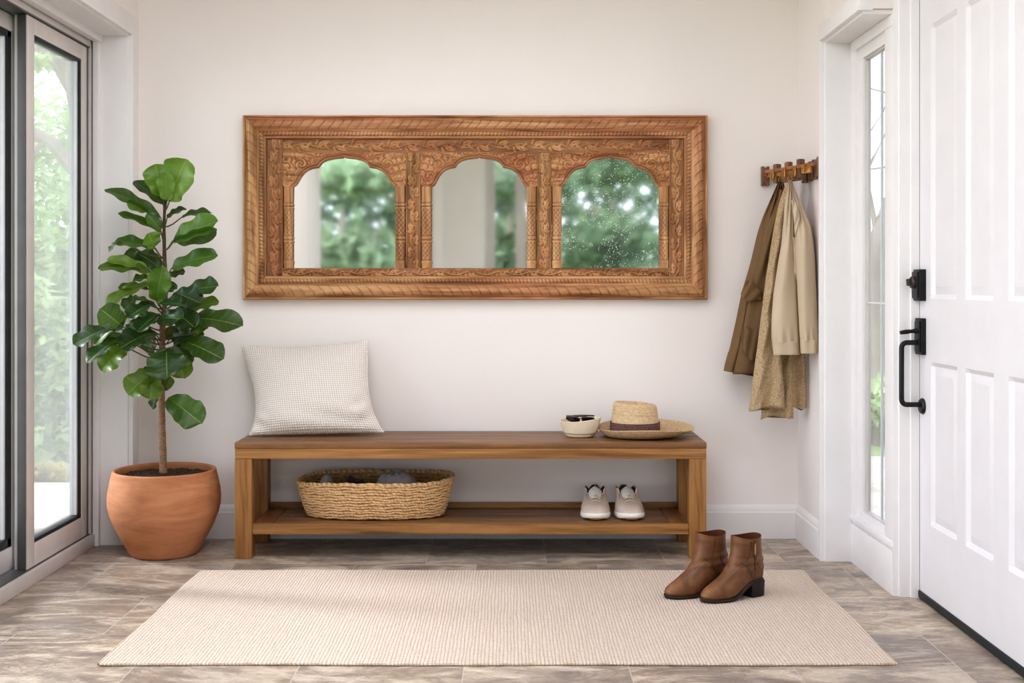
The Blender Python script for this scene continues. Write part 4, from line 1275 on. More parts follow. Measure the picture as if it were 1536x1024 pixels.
def sneaker(loc, rotz, my, label):
    r = thing('sneaker', label, 'shoe', loc, rotz, group='pair of sneakers on the bench shelf')
    r.scale = (1.0, 1.06, 0.85)
    nt = 100
    P = slices(SR, 60, nt, expf=0.80)
    a = np.linspace(0, 2 * PI, nt, endpoint=False)
    z, x = P[..., 2].copy(), P[..., 0].copy()
    # opening line: low in front, wings up at the sides, high at the heel
    wing = 0.020 * np.exp(-((np.abs(np.sin(a)) - 0.92) / .22) ** 2) * (np.cos(a) < 0.62) + 0.022 * sm(-0.80, -1.0, np.cos(a))
    dip = -0.010 * sm(0.75, 1.0, np.cos(a))
    P[..., 2] += sm(.062, .100, z) * np.broadcast_to(wing + dip, z.shape)
    cen_seam = np.exp(-(P[..., 1] / 0.0018) ** 2) * 0.0012 * (x > 0.03)
    ov = 0.0012 * np.exp(-((z - 0.058 - 0.25 * (0.06 - x)) / .0025) ** 2) * (np.abs(P[..., 1]) > .018)
    P[..., 2] += -cen_seam + ov
    P[..., 1] *= my
    MB().grid(P, wrap_v=True, cap0=True).build('upper', M['mesh_shoe'], r, angle=0, recalc=True)
    top = P[-1]; cen = top.mean(0)
    MB().tube([tuple(p) for p in top] + [tuple(top[0])], 0.0030, 8, caps=False).build('collar', M['shoe_trim'], r, recalc=True)
    inner = [top, cen + (top - cen) * [.9, .88, 1] - [0, 0, .006], cen + (top - cen) * [.86, .84, 1] - [0, 0, .05]]
    MB().grid(np.array(inner), wrap_v=True, cap1=True).build('lining', M['shoe_dark'], r, angle=60)
    # tongue: padded tab rising from the throat
    tg = []
    for i, q in enumerate(np.linspace(0, 1, 14)):
        xx = 0.016 - 0.052 * q; zz = 0.087 + 0.040 * q ** 0.8
        w = 0.026 * (1 - 0.9 * max(0, (q - .62) / .38) ** 2.2) ** 0.5 if q > .62 else 0.0255
        ring = []
        for b in np.linspace(0, 2 * PI, 24, endpoint=False):
            ring.append((xx + 0.007 * math.sin(b) * 0.75, w * math.cos(b) * my, zz + 0.007 * math.sin(b) * 0.65 - 0.010 * math.cos(b) ** 2))
        tg.append(ring)
    MB().grid(tg, wrap_v=True, cap0=True, cap1=True).build('tongue', M['tongue'], r, angle=0, recalc=True)
    # lace knot and loops
    lc = MB()
    for k_ in range(3):
        xx, zz = 0.052 - 0.017 * k_, 0.0745 + 0.0085 * k_
        lc.tube([(xx, -0.021 * my, zz - .004), (xx + .001, -0.01 * my, zz + .004), (xx, 0, zz + .006), (xx + .001, 0.01 * my, zz + .004), (xx, 0.021 * my, zz - .004)], 0.0019, 8)
    lc.tube([(0.024, 0.0, .1), (0.034, 0.010, .101), (0.042, 0.014, .094), (0.038, 0.008, .092), (0.026, 0.002, .096)], 0.0022, 8)
    lc.tube([(0.024, 0.0, .1), (0.036, -0.006, .099), (0.046, -0.004, .090)], 0.0022, 8)
    lc.build('lace', M['shoe_trim'], r, recalc=True)
    # midsole
    m0 = P[0].copy(); m0c = np.array([0, 0, 0.0])
    def off(ring, d):
        dd = ring - [0.0, 0, 0]; dd = dd.copy(); dd[:, 2] = 0
        n_ = dd / np.maximum(np.linalg.norm(dd, axis=1, keepdims=True), 1e-6); q_ = ring.copy(); q_[:, :2] += n_[:, :2] * d; return q_
    rings = []
    spring = 0.008 * sm(0.075, 0.128, m0[:, 0])
    for d, zz in ((-0.012, 0.001), (-0.003, 0.0012), (0.0015, 0.005), (0.0038, 0.013), (0.0034, 0.021), (0.0015, 0.0275), (-0.004, 0.0285)):
        q_ = off(m0, d); q_[:, 2] = zz + (spring if zz < .02 else spring * 0.6) + 0.002 * np.abs(q_[:, 1]) / .05 * (zz > .02) * (q_[:, 0] > 0.06); rings.append(q_)
    MB().grid(np.array(rings), wrap_v=True, cap0=True, cap1=True).build('midsole', M['midsole'], r, angle=0, recalc=True)
    # gum outsole patch under the toe
    tp = []
    for d, zz in ((-0.014, 0.0002), (-0.0015, 0.0002), (0.0016, 0.0075)):
        q_ = off(m0, d); q_[:, 0] = np.clip(q_[:, 0], 0.02, None); q_[:, 1] *= 0.62; q_[:, 2] = zz + 0.0055 * sm(0.075, 0.128, q_[:, 0]); q_[:, 0] += 0.0015; tp.append(q_)
    MB().grid(np.array(tp), wrap_v=True, cap0=True).build('outsole', M['gum'], r, angle=40, recalc=True)
    # heel counter tab on the inner side
    return r
z_s = 0.1352
sneaker((px(892.5, 780, -0.19)[0], -0.200, z_s), -PI / 2 - 0.05, 1, 'beige sneaker on the lower shelf, the one closer to the basket')
sneaker((px(941.5, 780, -0.19)[0], -0.200, z_s), -PI / 2 + 0.05, -1, 'beige sneaker on the lower shelf, the one closer to the bench end leg')

# ------------------------------------------------------------------ potted fiddle leaf fig
PX, PY = -1.366, -0.292
plant = thing('potted_fig_tree', 'tall fiddle leaf fig in a round terracotta pot by the glass door', 'potted plant', (PX, PY, 0))
def terracotta():
    k = N('terracotta')
    v = k.coords('Object', (2, 2, 9)); f = k.noise(v, 2.2, 6, 0.6, 0.5)
    f2 = k.noise(k.coords('Object', (3, 3, 3)), 1.6, 4)
    c = k.ramp(f, (0.3, lin(156, 102, 68)), (0.5, lin(178, 121, 84)), (0.72, lin(196, 142, 104)))
    c = k.mix(k.ramp(f2, (0.45, (0, 0, 0, 1)), (0.75, (.45, .45, .45, 1))), c, lin(202, 144, 106))
    k.l(c, k.b.inputs['Base Color'])
    k.b.inputs['Roughness'].default_value = 0.72; k.b.inputs['Specular IOR Level'].default_value = 0.3
    k.bump(k.math('ADD', f, k.math('MULTIPLY', k.noise(k.coords('Object'), 120, 3), 0.4)), 0.25, 0.003)
    return k.m
pot = [(0.0, 0.0), (0.118, 0.0), (0.128, 0.003), (0.134, 0.010), (0.150, 0.040), (0.172, 0.080), (0.192, 0.120), (0.208, 0.160), (0.2165, 0.195), (0.2175, 0.225), (0.2145, 0.255), (0.2085, 0.285), (0.2030, 0.308),
       (0.2000, 0.322), (0.1985, 0.3295), (0.1950, 0.3330), (0.1890, 0.3330), (0.1850, 0.3295), (0.1840, 0.318), (0.1870, 0.295), (0.188, 0.27), (0.0, 0.262)]
MB().lathe(dense(pot, 150), 96).build('pot', terracotta(), plant, angle=50, recalc=True)
ks = N('potting_soil')
f_ = ks.noise(ks.coords('Object'), 70, 4, 0.7)
ks.l(ks.ramp(f_, (0.3, lin(40, 29, 22)), (0.55, lin(82, 62, 48)), (0.75, lin(128, 100, 78))), ks.b.inputs['Base Color']); ks.b.inputs['Roughness'].default_value = 0.95
ks.bump(f_, 1.0, 0.01)
rr = np.linspace(0.002, 0.1865, 60); aa = np.linspace(0, 2 * PI, 160, endpoint=False)
RR, AA = np.meshgrid(rr, aa, indexing='ij')
Z = 0.306 + 0.010 * (1 - RR / .19) + 0.0035 * np.sin(RR * 300 + AA * 13) * np.sin(AA * 29 + RR * 170) + RNG.normal(0, 0.0022, RR.shape)
MB().grid(np.stack([RR * np.cos(AA), RR * np.sin(AA), Z], -1), wrap_v=True, cap0=True).build('soil', ks.m, plant, angle=0, recalc=True)
# trunk
tp_ = [(245, 708), (244, 670), (243, 640), (242.5, 600), (242.5, 560), (243, 520), (244, 485), (247, 455), (248.5, 430), (247.5, 410), (246.5, 380), (246, 345), (246.8, 315), (248, 295), (249, 284)]
tr_ = [0.0150, 0.0138, 0.0132, 0.0128, 0.0122, 0.0118, 0.0112, 0.0105, 0.0095, 0.0085, 0.0075, 0.0065, 0.0055, 0.0045, 0.003]
path = []
for i, (u, v) in enumerate(tp_):
    x, y, z = px(u, v, PY + 0.006 * math.sin(i * 1.3)); path.append((x - PX, y - PY, z))
path[0] = (path[0][0], path[0][1], 0.296)
pk = np.array(path); kk = np.linspace(0, len(pk) - 1, 70); pki = np.arange(len(pk))
path = np.stack([np.interp(kk, pki, pk[:, i]) for i in range(3)], -1)
rad = np.interp(kk, pki, tr_) * (1 + 0.05 * np.sin(kk * 9))
kt = N('fig_bark')
f_ = kt.noise(kt.coords('Object', (20, 20, 60)), 3, 4, 0.6)
sx_ = kt.n('SeparateXYZ'); kt.l(kt.coords('Object'), sx_.inputs[0])
hgt_ = kt.math('MULTIPLY', kt.math('SUBTRACT', sx_.outputs[2], 0.75), 2.2)
low_ = kt.ramp(f_, (0.3, lin(112, 84, 60)), (0.7, lin(160, 128, 98)))
high_ = kt.ramp(f_, (0.3, lin(58, 42, 32)), (0.7, lin(92, 70, 50)))
kt.l(kt.mix(kt.math('MINIMUM', kt.math('MAXIMUM', hgt_, 0.0), 1.0), low_, high_), kt.b.inputs['Base Color']); kt.b.inputs['Roughness'].default_value = 0.85
kt.bump(f_, 0.5, 0.004)
MB().tube(path, rad, 16).build('trunk', kt.m, plant, angle=0, recalc=True)
# foliage: every leaf of the photo placed by base, tip and width
def leaf_mat():
    k = N('fig_leaf')
    at = k.n('VertexColor', layer_name='tone'); sp = k.n('SeparateColor'); k.l(at.outputs[0], sp.inputs[0])
    tone, yel = sp.outputs[0], sp.outputs[1]
    uvn = k.n('SeparateXYZ'); k.l(k.coords('UV'), uvn.inputs[0])
    sa = k.math('ABSOLUTE', k.math('SUBTRACT', k.math('MULTIPLY', uvn.outputs[1], 2.0), 1.0))
    lat = k.math('SUBTRACT', k.math('MULTIPLY', uvn.outputs[0], 7.5), k.math('MULTIPLY', sa, 1.25))
    la = k.math('ABSOLUTE', k.math('SUBTRACT', k.math('FRACT', lat), 0.5))
    vl = k.math('MULTIPLY', k.math('LESS_THAN', k.math('SUBTRACT', 0.5, la), 0.045), 0.3)
    vein = k.math('MAXIMUM', vl, k.math('LESS_THAN', sa, 0.032))
    ns = k.noise(k.coords('Object'), 16, 3)
    t2 = k.math('ADD', tone, k.math('MULTIPLY', k.math('SUBTRACT', ns, 0.5), 0.25))
    c = k.ramp(t2, (0.0, lin(18, 40, 20)), (0.35, lin(36, 70, 32)), (0.7, lin(84, 124, 44)), (1.0, lin(130, 160, 70)))
    c = k.mix(k.math('MULTIPLY', yel, 0.75), c, lin(128, 150, 28))
    c = k.mix(k.math('MULTIPLY', vein, 0.5), c, lin(150, 176, 92))
    k.l(c, k.b.inputs['Base Color'])
    k.b.inputs['Roughness'].default_value = 0.36
    k.b.inputs['Specular IOR Level'].default_value = 0.5
    tl = k.n('BsdfTranslucent'); k.l(k.mix(0.5, c, lin(150, 180, 40)), tl.inputs[0])
    mx_ = k.n('MixShader'); mx_.inputs[0].default_value = 0.22
    k.l(k.b.outputs[0], mx_.inputs[1]); k.l(tl.outputs[0], mx_.inputs[2]); k.l(mx_.outputs[0], k.out.inputs[0])
    return k.m
LW_T = [0, .03, .08, .16, .26, .36, .48, .62, .74, .84, .92, .97, 1.0]
LW_W = [.03, .28, .50, .66, .74, .80, .90, .99, 1.0, .90, .66, .38, .03]
def leaf(mb, base, tip, width, tone, yel, nhint, droop=0.10, fold=0.25, wav=1.0, seed=0):
    rg = random.Random(seed)
    b, t = Vector(base), Vector(tip)
    ax = t - b; Lh = ax.length; ax.normalize()
    n = Vector(nhint); n = (n - ax * n.dot(ax)).normalized()
    side = ax.cross(n)
    nu, nv = 26, 15
    P = np.zeros((nu, nv, 3)); A = np.zeros((nu, nv, 3))
    p1, p2 = rg.uniform(0, 6), rg.uniform(0, 6)
    for i in range(nu):
        q = i / (nu - 1)
        w = np.interp(q, LW_T, LW_W) * width / 2
        for j in range(nv):
            s_ = -1 + 2 * j / (nv - 1)
            off = droop * Lh * (4 * q * (1 - q) * 0.55 - q * q * 0.30)
            z = off + fold * w * (abs(s_) ** 1.3) * 0.9 - fold * w * 0.35
            z += wav * width * 0.040 * math.sin(q * 15 + p1 + (2.1 if s_ > 0 else 0)) * abs(s_) ** 2
            # quilted blade between the side veins
            lat = q * 7.5 - abs(s_) * 1.25
            z += 0.012 * width * abs(math.sin(lat * PI)) * (1 - abs(s_) * .4)
            edge = 1 + 0.035 * math.sin(q * 21 + p2 + s_)
            p = b + ax * (q * Lh) + side * (s_ * w * edge) + n * z
            P[i, j] = p
            fr = abs(lat - round(lat))
            vn = max(math.exp(-(s_ * w / 0.0022) ** 2), 0.45 * math.exp(-(fr / 0.07) ** 2) * (abs(s_) < .85) * (q < .95))
            A[i, j] = (min(1, max(0, tone + 0.06 * math.sin(s_ * 2 + p1))), yel, vn)
    P[..., 1] = np.minimum(P[..., 1], -0.012 - PY) if False else P[..., 1]
    mb.grid(P, at=A)
    return b
LEAVES = [  # frame, base, tip, width, tone, yellow, depth(base), depth(tip), normal hint
 ('A', (708, 318), (648, 78), 175, .80, .15, .00, -.02, (0.25, -1, .1)),
 ('A', (752, 350), (868, 42), 225, .78, .15, -.01, -.05, (-.1, -1, .1)),
 ('A', (735, 345), (722, 140), 110, .86, .10, -.02, -.06, (.2, -1, 0)),
 ('A', (708, 378), (492, 194), 90, .22, .0, .02, .06, (.3, -.7, .5)),
 ('A', (690, 472), (282, 254), 120, .30, .05, -.01, -.06, (.25, -.55, .8)),
 ('A', (600, 420), (440, 350), 70, .62, .20, -.03, -.06, (.1, -.8, -.5)),
 ('A', (690, 580), (376, 432), 80, .40, .10, .0, -.04, (.3, -.5, .8)),
 ('A', (690, 565), (588, 440), 90, .42, .10, -.02, -.05, (.6, -.7, .1)),
 ('A', (735, 470), (872, 398), 75, .16, .0, .02, .06, (0, -.5, .9)),
 ('A', (845, 465), (1062, 428), 100, .28, .05, .03, .07, (-.1, -.5, .9)),
 ('A', (775, 640), (1100, 490), 165, .60, .10, -.02, -.08, (-.15, -.8, .5)),
 ('A', (785, 640), (1096, 565), 110, .46, .05, -.03, -.09, (0, -.8, -.6)),
 ('A', (650, 692), (356, 640), 120, .40, .10, -.01, -.06, (.2, -.6, .8)),
 ('A', (640, 690), (600, 585), 130, .62, .25, -.03, -.06, (.7, -.7, 0)),
 ('A', (380, 640), (308, 722), 55, .36, .1, -.06, -.07, (-.6, -.6, .4)),
 ('A', (768, 838), (1098, 735), 135, .48, .05, -.01, -.06, (-.1, -.8, .6)),
 ('A', (622, 868), (230, 830), 140, .22, .30, -.03, -.12, (.1, -.5, .85)),
 ('A', (600, 850), (300, 770), 90, .60, .55, -.02, -.09, (.1, -.7, .7)),
 ('A', (688, 842), (520, 725), 135, .18, .0, .01, .03, (.3, -.8, .4)),
 ('A', (560, 800), (430, 720), 110, .30, .05, .02, .04, (.3, -.8, .4)),
 ('A', (760, 905), (862, 852), 80, .20, .05, .02, .05, (0, -.7, .7)),
 ('A', (625, 905), (484, 930), 85, .44, .30, .0, -.03, (0, -.5, .8)),
 ('B', (576, 222), (612, 2), 125, .66, .12, -.05, -.13, (.15, -1, .15)),
 ('B', (540, 105), (240, 245), 110, .46, .55, .02, -.02, (-.1, -.6, .8)),
 ('B', (520, 140), (330, 130), 80, .42, .50, .03, .02, (0, -.5, .9)),
 ('B', (755, 165), (965, 118), 118, .26, .05, .0, -.05, (0, -.8, .6)),
 ('B', (690, 165), (862, 232), 120, .18, .0, -.02, -.08, (.1, -.9, .4)),
 ('B', (800, 325), (1126, 372), 140, .28, .10, -.01, -.07, (.1, -.8, .6)),
 ('B', (790, 280), (972, 215), 90, .40, .45, .03, .05, (0, -.7, .7)),
 ('B', (780, 320), (900, 395), 110, .34, .35, .0, -.02, (0, -.9, .2)),
 ('B', (556, 232), (388, 318), 118, .24, .0, -.06, -.15, (-.2, -.75, .7)),
 ('B', (556, 230), (428, 205), 75, .26, .0, -.05, -.12, (-.1, -.6, .9)),
 ('B', (592, 236), (732, 232), 95, .26, .0, -.06, -.13, (.15, -.7, .7)),
 ('B', (592, 300), (448, 408), 118, .24, .0, -.08, -.17, (-.2, -.75, .7)),
 ('B', (580, 330), (736, 330), 120, .28, .0, -.09, -.16, (.1, -.8, .6)),
 ('B', (700, 290), (818, 385), 130, .20, .0, -.05, -.12, (.1, -.9, .4)),
 ('B', (362, 385), (216, 268), 140, .28, .0, -.10, -.16, (-.3, -.8, .55)),
 ('B', (312, 380), (40, 492), 140, .22, .0, -.11, -.18, (-.3, -.7, .7)),
 ('B', (388, 310), (170, 490), 80, .46, .65, -.08, -.12, (-.2, -.8, .4)),
 ('B', (352, 452), (124, 608), 112, .24, .0, -.10, -.19, (-.3, -.7, .65)),
 ('B', (366, 455), (246, 440), 60, .14, .0, -.08, -.11, (0, -.8, .5)),
 ('B', (378, 512), (216, 660), 135, .42, .50, -.06, -.10, (-.2, -.9, .3)),
 ('B', (562, 412), (336, 515), 165, .22, .0, -.07, -.16, (-.15, -.75, .7)),
 ('B', (640, 522), (640, 715), 215, .24, .05, -.07, -.16, (0, -.9, .5)),
 ('B', (700, 545), (752, 712), 120, .36, .45, -.04, -.08, (.25, -.9, .3)),
 ('B', (738, 470), (1000, 585), 145, .22, .10, -.03, -.10, (.1, -.8, .6)),
 ('B', (672, 450), (795, 430), 100, .14, .0, -.02, -.05, (0, -.8, .5)),
 ('B', (548, 668), (388, 812), 140, .40, .45, -.04, -.09, (-.1, -.95, .2)),
 ('B', (548, 672), (535, 850), 115, .46, .45, -.05, -.09, (.4, -.9, .1)),
 ('B', (590, 805), (545, 908), 65, .14, .0, .01, .02, (-.4, -.8, .3)),
 ('B', (652, 838), (862, 1000), 165, .42, .15, -.03, -.08, (.1, -.9, .45)),
 ('B', (525, 640), (498, 690), 50, .12, .0, .02, .03, (0, -.9, .3)),
 ('B', (628, 790), (668, 705), 55, .46, .3, .0, -.01, (.5, -.8, .1)),
 ('B', (448, 195), (368, 270), 95, .30, .1, -.02, -.05, (-.2, -.8, .6)),
 ('B', (648, 160), (690, 100), 70, .14, .0, .03, .04, (0, -.9, .3)),
 ('B', (720, 200), (800, 270), 100, .12, .0, .03, .05, (0, -.9, .3)),
 ('B', (560, 440), (520, 560), 110, .12, .0, .02, .04, (-.3, -.9, .3)),
 ('B', (690, 420), (770, 520), 110, .12, .05, .02, .04, (.3, -.9, .3)),
 ('B', (700, 500), (790, 630), 90, .12, .0, .0, .0, (.4, -.9, .2)),
 ('B', (470, 340), (420, 440), 110, .12, .05, .0, .01, (-.3, -.9, .3)),
 ('B', (540, 300), (470, 350), 100, .30, .35, .0, -.01, (-.3, -.9, .3)),
 ('B', (800, 400), (840, 470), 90, .14, .1, .02, .03, (.3, -.9, .3)),
 ('B', (640, 390), (690, 450), 90, .2, .2, .03, .04, (.3, -.9, .3)),
]
def conv(fr, p):
    return (100 + p[0] / 4.878, 230 + p[1] / 4.878) if fr == 'A' else (100 + p[0] / 4.267, 400 + p[1] / 4.267)
mb = MB(); stm = MB()
tz = path[:, 2]
for i, (fr, b, t, w, tone, yel, db_, dt_, nh) in enumerate(LEAVES):
    sc_ = 4.878 if fr == 'A' else 4.267
    ub, ut = conv(fr, b), conv(fr, t)
    B_ = Vector(px(ub[0], ub[1], PY + db_)) - Vector((PX, PY, 0)); T_e = Vector(px(ut[0], ut[1], PY + dt_)) - Vector((PX, PY, 0))
    ww = w / sc_ * (D0 + PY) / F * 1.20
    leaf(mb, B_, T_e, ww, tone, yel, nh, droop=0.10, fold=0.28 if w > 100 else 0.38, wav=1.7, seed=i)
    # petiole back to the trunk
    zz = B_.z - 0.03 - 0.25 * abs(B_.x)
    zz = min(max(zz, 0.34), path[-1][2])
    j = int(np.argmin(np.abs(tz - zz)))
    r0 = Vector(path[j]); mid = (r0 + B_) / 2 + Vector((0, 0, -0.008))
    if (r0 - B_).length > 0.012:
        stm.tube([r0, (r0 * .6 + mid * .4) + Vector((0, 0, -.003)), mid, (mid * .4 + B_ * .6), B_, B_ + (T_e - B_) * 0.12], [0.0035, .003, .0027, .0025, .0023, .0015], 7)
mb.build('foliage', leaf_mat(), plant, at=True, uv=True, angle=0)
stm.build('twig', simple('fig_petiole', lin(74, 66, 36), lin(104, 96, 52), 0.6, 30, 2), plant, angle=0, recalc=True)

# ------------------------------------------------------------------ coat rack across the corner
RK = dict(dark=lin(84, 58, 44), mid=lin(124, 90, 68), light=lin(154, 116, 90))
M['rack_z'] = wood('rack_walnut_upright', 'z', seed=3.0, rough=0.4, **RK)
M['rack_x'] = wood('rack_walnut_rail', 'x', lin(104, 64, 38), lin(152, 100, 64), lin(180, 128, 86), 0.4, 5.0)
M['brass'] = simple('aged_brass', lin(176, 128, 68), lin(204, 158, 92), 0.35, 50, 2, metal=0.85)
A0 = Vector((1.062, -0.030, 1.512)); A1 = Vector((1.186, -0.375, 1.512))
rack = thing('coat_rack', 'dark wooden coat rack with upright pegs and brass hooks on the corner wall', 'coat rack', tuple(A0))
dv = (A1 - A0); Lr = dv.length; ang = math.atan2(dv.y, dv.x)
Rk = Matrix.Rotation(ang, 4, 'Z')          # local x runs along the rail, local -y side faces the room... checked below
def rl(x0, x1, y0, y1, z0, z1, bevel=0.003, m=None, extra=None):
    m = m or MB(); return m.box(x0, x1, y0, y1, z0, z1, bevel, M=Rk if extra is None else Rk @ extra)
# room side of the diagonal: local -y turned by ang
# slim rails
m = MB(); rl(0.012, Lr - 0.004, -0.013, -0.004, 0.009, 0.023, 0.003, m); rl(0.012, Lr * .66, -0.006, 0.002, -0.009, 0.0085, 0.002, m)
m.build('rail', M['rack_x'], rack)
m = MB(); rl(0.115, Lr * 0.68, -0.004, 0.010, -0.038, -0.0095, 0.004, m)
m.build('back_board', M['rack_z'], rack)
for q, zt_, zb_q in ((0.225, .043, -.037), (0.455, .044, -.030), (0.690, .047, -.030)):
    xq = q * Lr
    m = MB(); rl(xq - 0.013, xq + 0.013, -0.010, 0.016, zb_q, zt_, 0.006, m)
    m.build('peg', M['rack_z'], rack)
# plate on the back wall (its face looks at the room)
m = MB()
m.box(-0.015, 0.017, 0.004, 0.0295, -0.034, 0.037, 0.004)
for a_, b_ in ((-0.015, -0.004), (0.006, 0.017)):
    m.box(a_, b_, 0.003, 0.0294, 0.031, 0.042, 0.003); m.box(a_, b_, 0.003, 0.0294, -0.039, -0.029, 0.003)
m.build('end_plate', M['rack_z'], rack)
# ridged board on the side wall
m = MB()
xw = XR - A0.x
for i in range(11):
    y0 = -0.075 - i * 0.0255
    t_ = 0.012 + 0.004 * (i % 2) + (0.004 if i == 10 else 0)
    e = 0.004 * math.sin(i * 2.1)
    m.box(xw - t_, xw - 0.0008, y0 - 0.0248 + A0.y * 0, y0, -0.036 + e, 0.038 + e + (0.004 if i == 10 else 0), 0.004)
m.build('ridged_board', M['rack_z'], rack)
# brass hooks
def hook(q, zc=0.0, out=0.027):
    xq = q * Lr
    pts = [(xq, -0.012, zc + 0.020), (xq, -0.016, zc), (xq, -0.018, zc - 0.018), (xq, -0.023, zc - 0.024), (xq, -out, zc - 0.020), (xq, -out - .004, zc - 0.004)]
    m = MB().tube([tuple(Rk @ Vector(p)) for p in pts], [.003, .0035, .0032, .003, .003, .0042], 10, flat=1.0)
    rl(xq - 0.004, xq + 0.004, -0.0185, -0.0125, zc - 0.014, zc + 0.021, 0.002, m)
    m.build('hook', M['brass'], rack, recalc=True)
for q in (0.235, 0.465, 0.670): hook(q)
m = MB(); rl(Lr * 0.80, Lr * 0.86, -0.022, -0.010, -0.016, 0.016, 0.002, m); rl(Lr * .84, Lr * 0.96, -0.020, -0.006, -0.016, 0.010, 0.003, m)
m.build('hook', M['brass'], rack)
m = MB(); m.tube([(0.0, 0.004, 0.002), (0.0, -0.016, 0.002), (0.0, -0.024, 0.008)], [.0065, .0055, .0065], 10); m.build('hook', M['brass'], rack, recalc=True)

# ------------------------------------------------------------------ hanging clothes
def fabric(name, c1, c2, rough=0.8, bs=500, bump=0.15, sc=3, sheen=0.0):
    return simple(name, c1, c2, rough, sc, 3, bump=bump, bscale=bs, bdist=0.0015, spec=0.2, sheen=sheen)
M['khaki'] = fabric('olive_brown_cotton', lin(106, 83, 58), lin(124, 99, 70))
M['beige'] = fabric('beige_gabardine', lin(192, 174, 150), lin(204, 186, 163))
M['beige_in'] = fabric('beige_lining', lin(150, 128, 102), lin(166, 143, 116))
kn_ = N('tan_boucle_knit'); v_ = kn_.coords('Object')
f_ = kn_.noise(v_, 210, 3, 0.7); g_ = kn_.noise(v_, 22, 3)
kn_.l(kn_.mix(kn_.math('MULTIPLY', g_, .3), kn_.ramp(f_, (0.3, lin(148, 122, 92)), (0.52, lin(198, 175, 142)), (0.72, lin(228, 209, 178))), lin(180, 148, 102)), kn_.b.inputs['Base Color'])
kn_.b.inputs['Roughness'].default_value = 0.95; kn_.b.inputs['Specular IOR Level'].default_value = 0.1
kn_.bump(f_, 1.0, 0.005)
M['boucle'] = kn_.m

def hang(rows, n, nt, foldfn, cap=True, xmax=1.196, ymax=-0.006, org=(0, 0, 0), sq=0.8, skewfn=None):
    """rows: photo v, left u, right u, centre depth Y, half depth"""
    R = interp_rows(rows, n)
    th = np.linspace(0, 2 * PI, nt, endpoint=False)
    P = np.zeros((n, nt, 3)); A = np.zeros((n, nt))
    for i, (v, ul, ur, yc, bd) in enumerate(R):
        c, s_ = np.cos(th), np.sin(th)
        q = np.sign(c) * np.abs(c) ** sq
        uu = (ul + ur) / 2 + (ur - ul) / 2 * q
        fr = np.clip(-s_, 0, 1) ** 0.5
        d = foldfn(v, uu, (uu - ul) / max(ur - ul, 1e-6)) * fr
        yy = yc + bd * np.sign(s_) * np.abs(s_) ** 0.8 - d
        vv = v + (skewfn((uu - ul) / max(ur - ul, 1e-6)) * sm(rows[0][0], rows[-1][0], v) if skewfn else 0)
        dd = D0 + yy
        P[i] = np.stack([np.minimum((uu - CX) * dd / F, xmax), np.minimum(yy, ymax), H - (vv - CY) * dd / F], -1)
    return P - np.array(org)

# brown jacket
jo = px(1171, 276, -0.13)
jk = thing('jacket', 'olive brown cotton jacket with flap pockets hanging from the coat rack', 'jacket', jo)
def jf(v, u, q):
    a = sm(276, 420, v)
    return (0.018 * np.sin(q * 13 + v * 0.012) * (0.4 + 0.6 * a) + 0.010 * np.sin(q * 24 + 1.0 - v * 0.02) * (1 - 0.5 * a)
            + 0.008 * np.sin((u * 0.10 + v * 0.055)) * sm(440, 500, v))
JR = [(272, 1168, 1175, -.130, .012), (284, 1162, 1178, -.124, .024), (300, 1155, 1180, -.112, .034), (325, 1144, 1180, -.098, .042), (350, 1136, 1178, -.088, .046), (400, 1124, 1174, -.080, .048),
      (440, 1112, 1168, -.078, .050), (480, 1104, 1164, -.077, .051), (520, 1095, 1160, -.076, .052), (545, 1088, 1154, -.076, .053), (556, 1086, 1150, -.076, .054)]
P = hang(JR, 120, 150, jf, org=jo, skewfn=lambda q: 12 * q)
m = MB().grid(P, wrap_v=True, cap0=True)
inner = P[-1] * 1.0; ic = inner.mean(0)
m.grid(np.array([P[-1], ic + (P[-1] - ic) * .94, ic + (P[-1] - ic) * .88 + [0, 0, .05], ic + [0, 0, .09] + (P[-1] - ic) * .02]), wrap_v=True)
m.build('body', M['khaki'], jk, angle=0, recalc=True)
# hem band with stitched seam
hb_ = P[-13:].copy(); hc_ = hb_.mean(1, keepdims=True); hb2 = hc_ + (hb_ - hc_) * [1.02, 1.05, 1]
hb2[..., 1] = np.minimum(hb2[..., 1], -0.005 - jo[1])
MB().grid(np.concatenate([hb_[:1], hb2, hb_[-1:]], 0), wrap_v=True).build('hem_band', M['khaki'], jk, angle=35, recalc=True)
# sleeve lying down the front edge
def jsf(v, u, q): return (0.010 * np.sin(q * 10 + v * .03) + 0.007 * np.sin(v * 0.08 + u * 0.07)) * (1 - .75 * sm(400, 430, v))
SRW = [(286, 1160, 1176, -.160, .016), (310, 1151, 1176, -.166, .026), (340, 1142, 1172, -.166, .032), (390, 1132, 1164, -.166, .036), (430, 1122, 1158, -.168, .038), (470, 1116, 1153, -.166, .038), (515, 1109, 1148, -.164, .038), (536, 1106, 1146, -.163, .038)]
def swirl_patch(rows, ff, n=60, nt=90, org=jo):
    return hang(rows, n, nt, ff, org=org)
SR2 = [(284, 1163, 1179, -.150, .012), (310, 1158, 1180, -.148, .018), (335, 1149, 1178, -.146, .022), (390, 1137, 1172, -.143, .024), (440, 1124, 1164, -.141, .025), (490, 1115, 1158, -.140, .026), (530, 1107, 1152, -.139, .027), (561, 1099, 1148, -.138, .027)]
Ps = swirl_patch(SR2, jsf)
m = MB().grid(Ps, wrap_v=True, cap0=True, cap1=True); m.build('front_panel', M['khaki'], jk, angle=0, recalc=True)
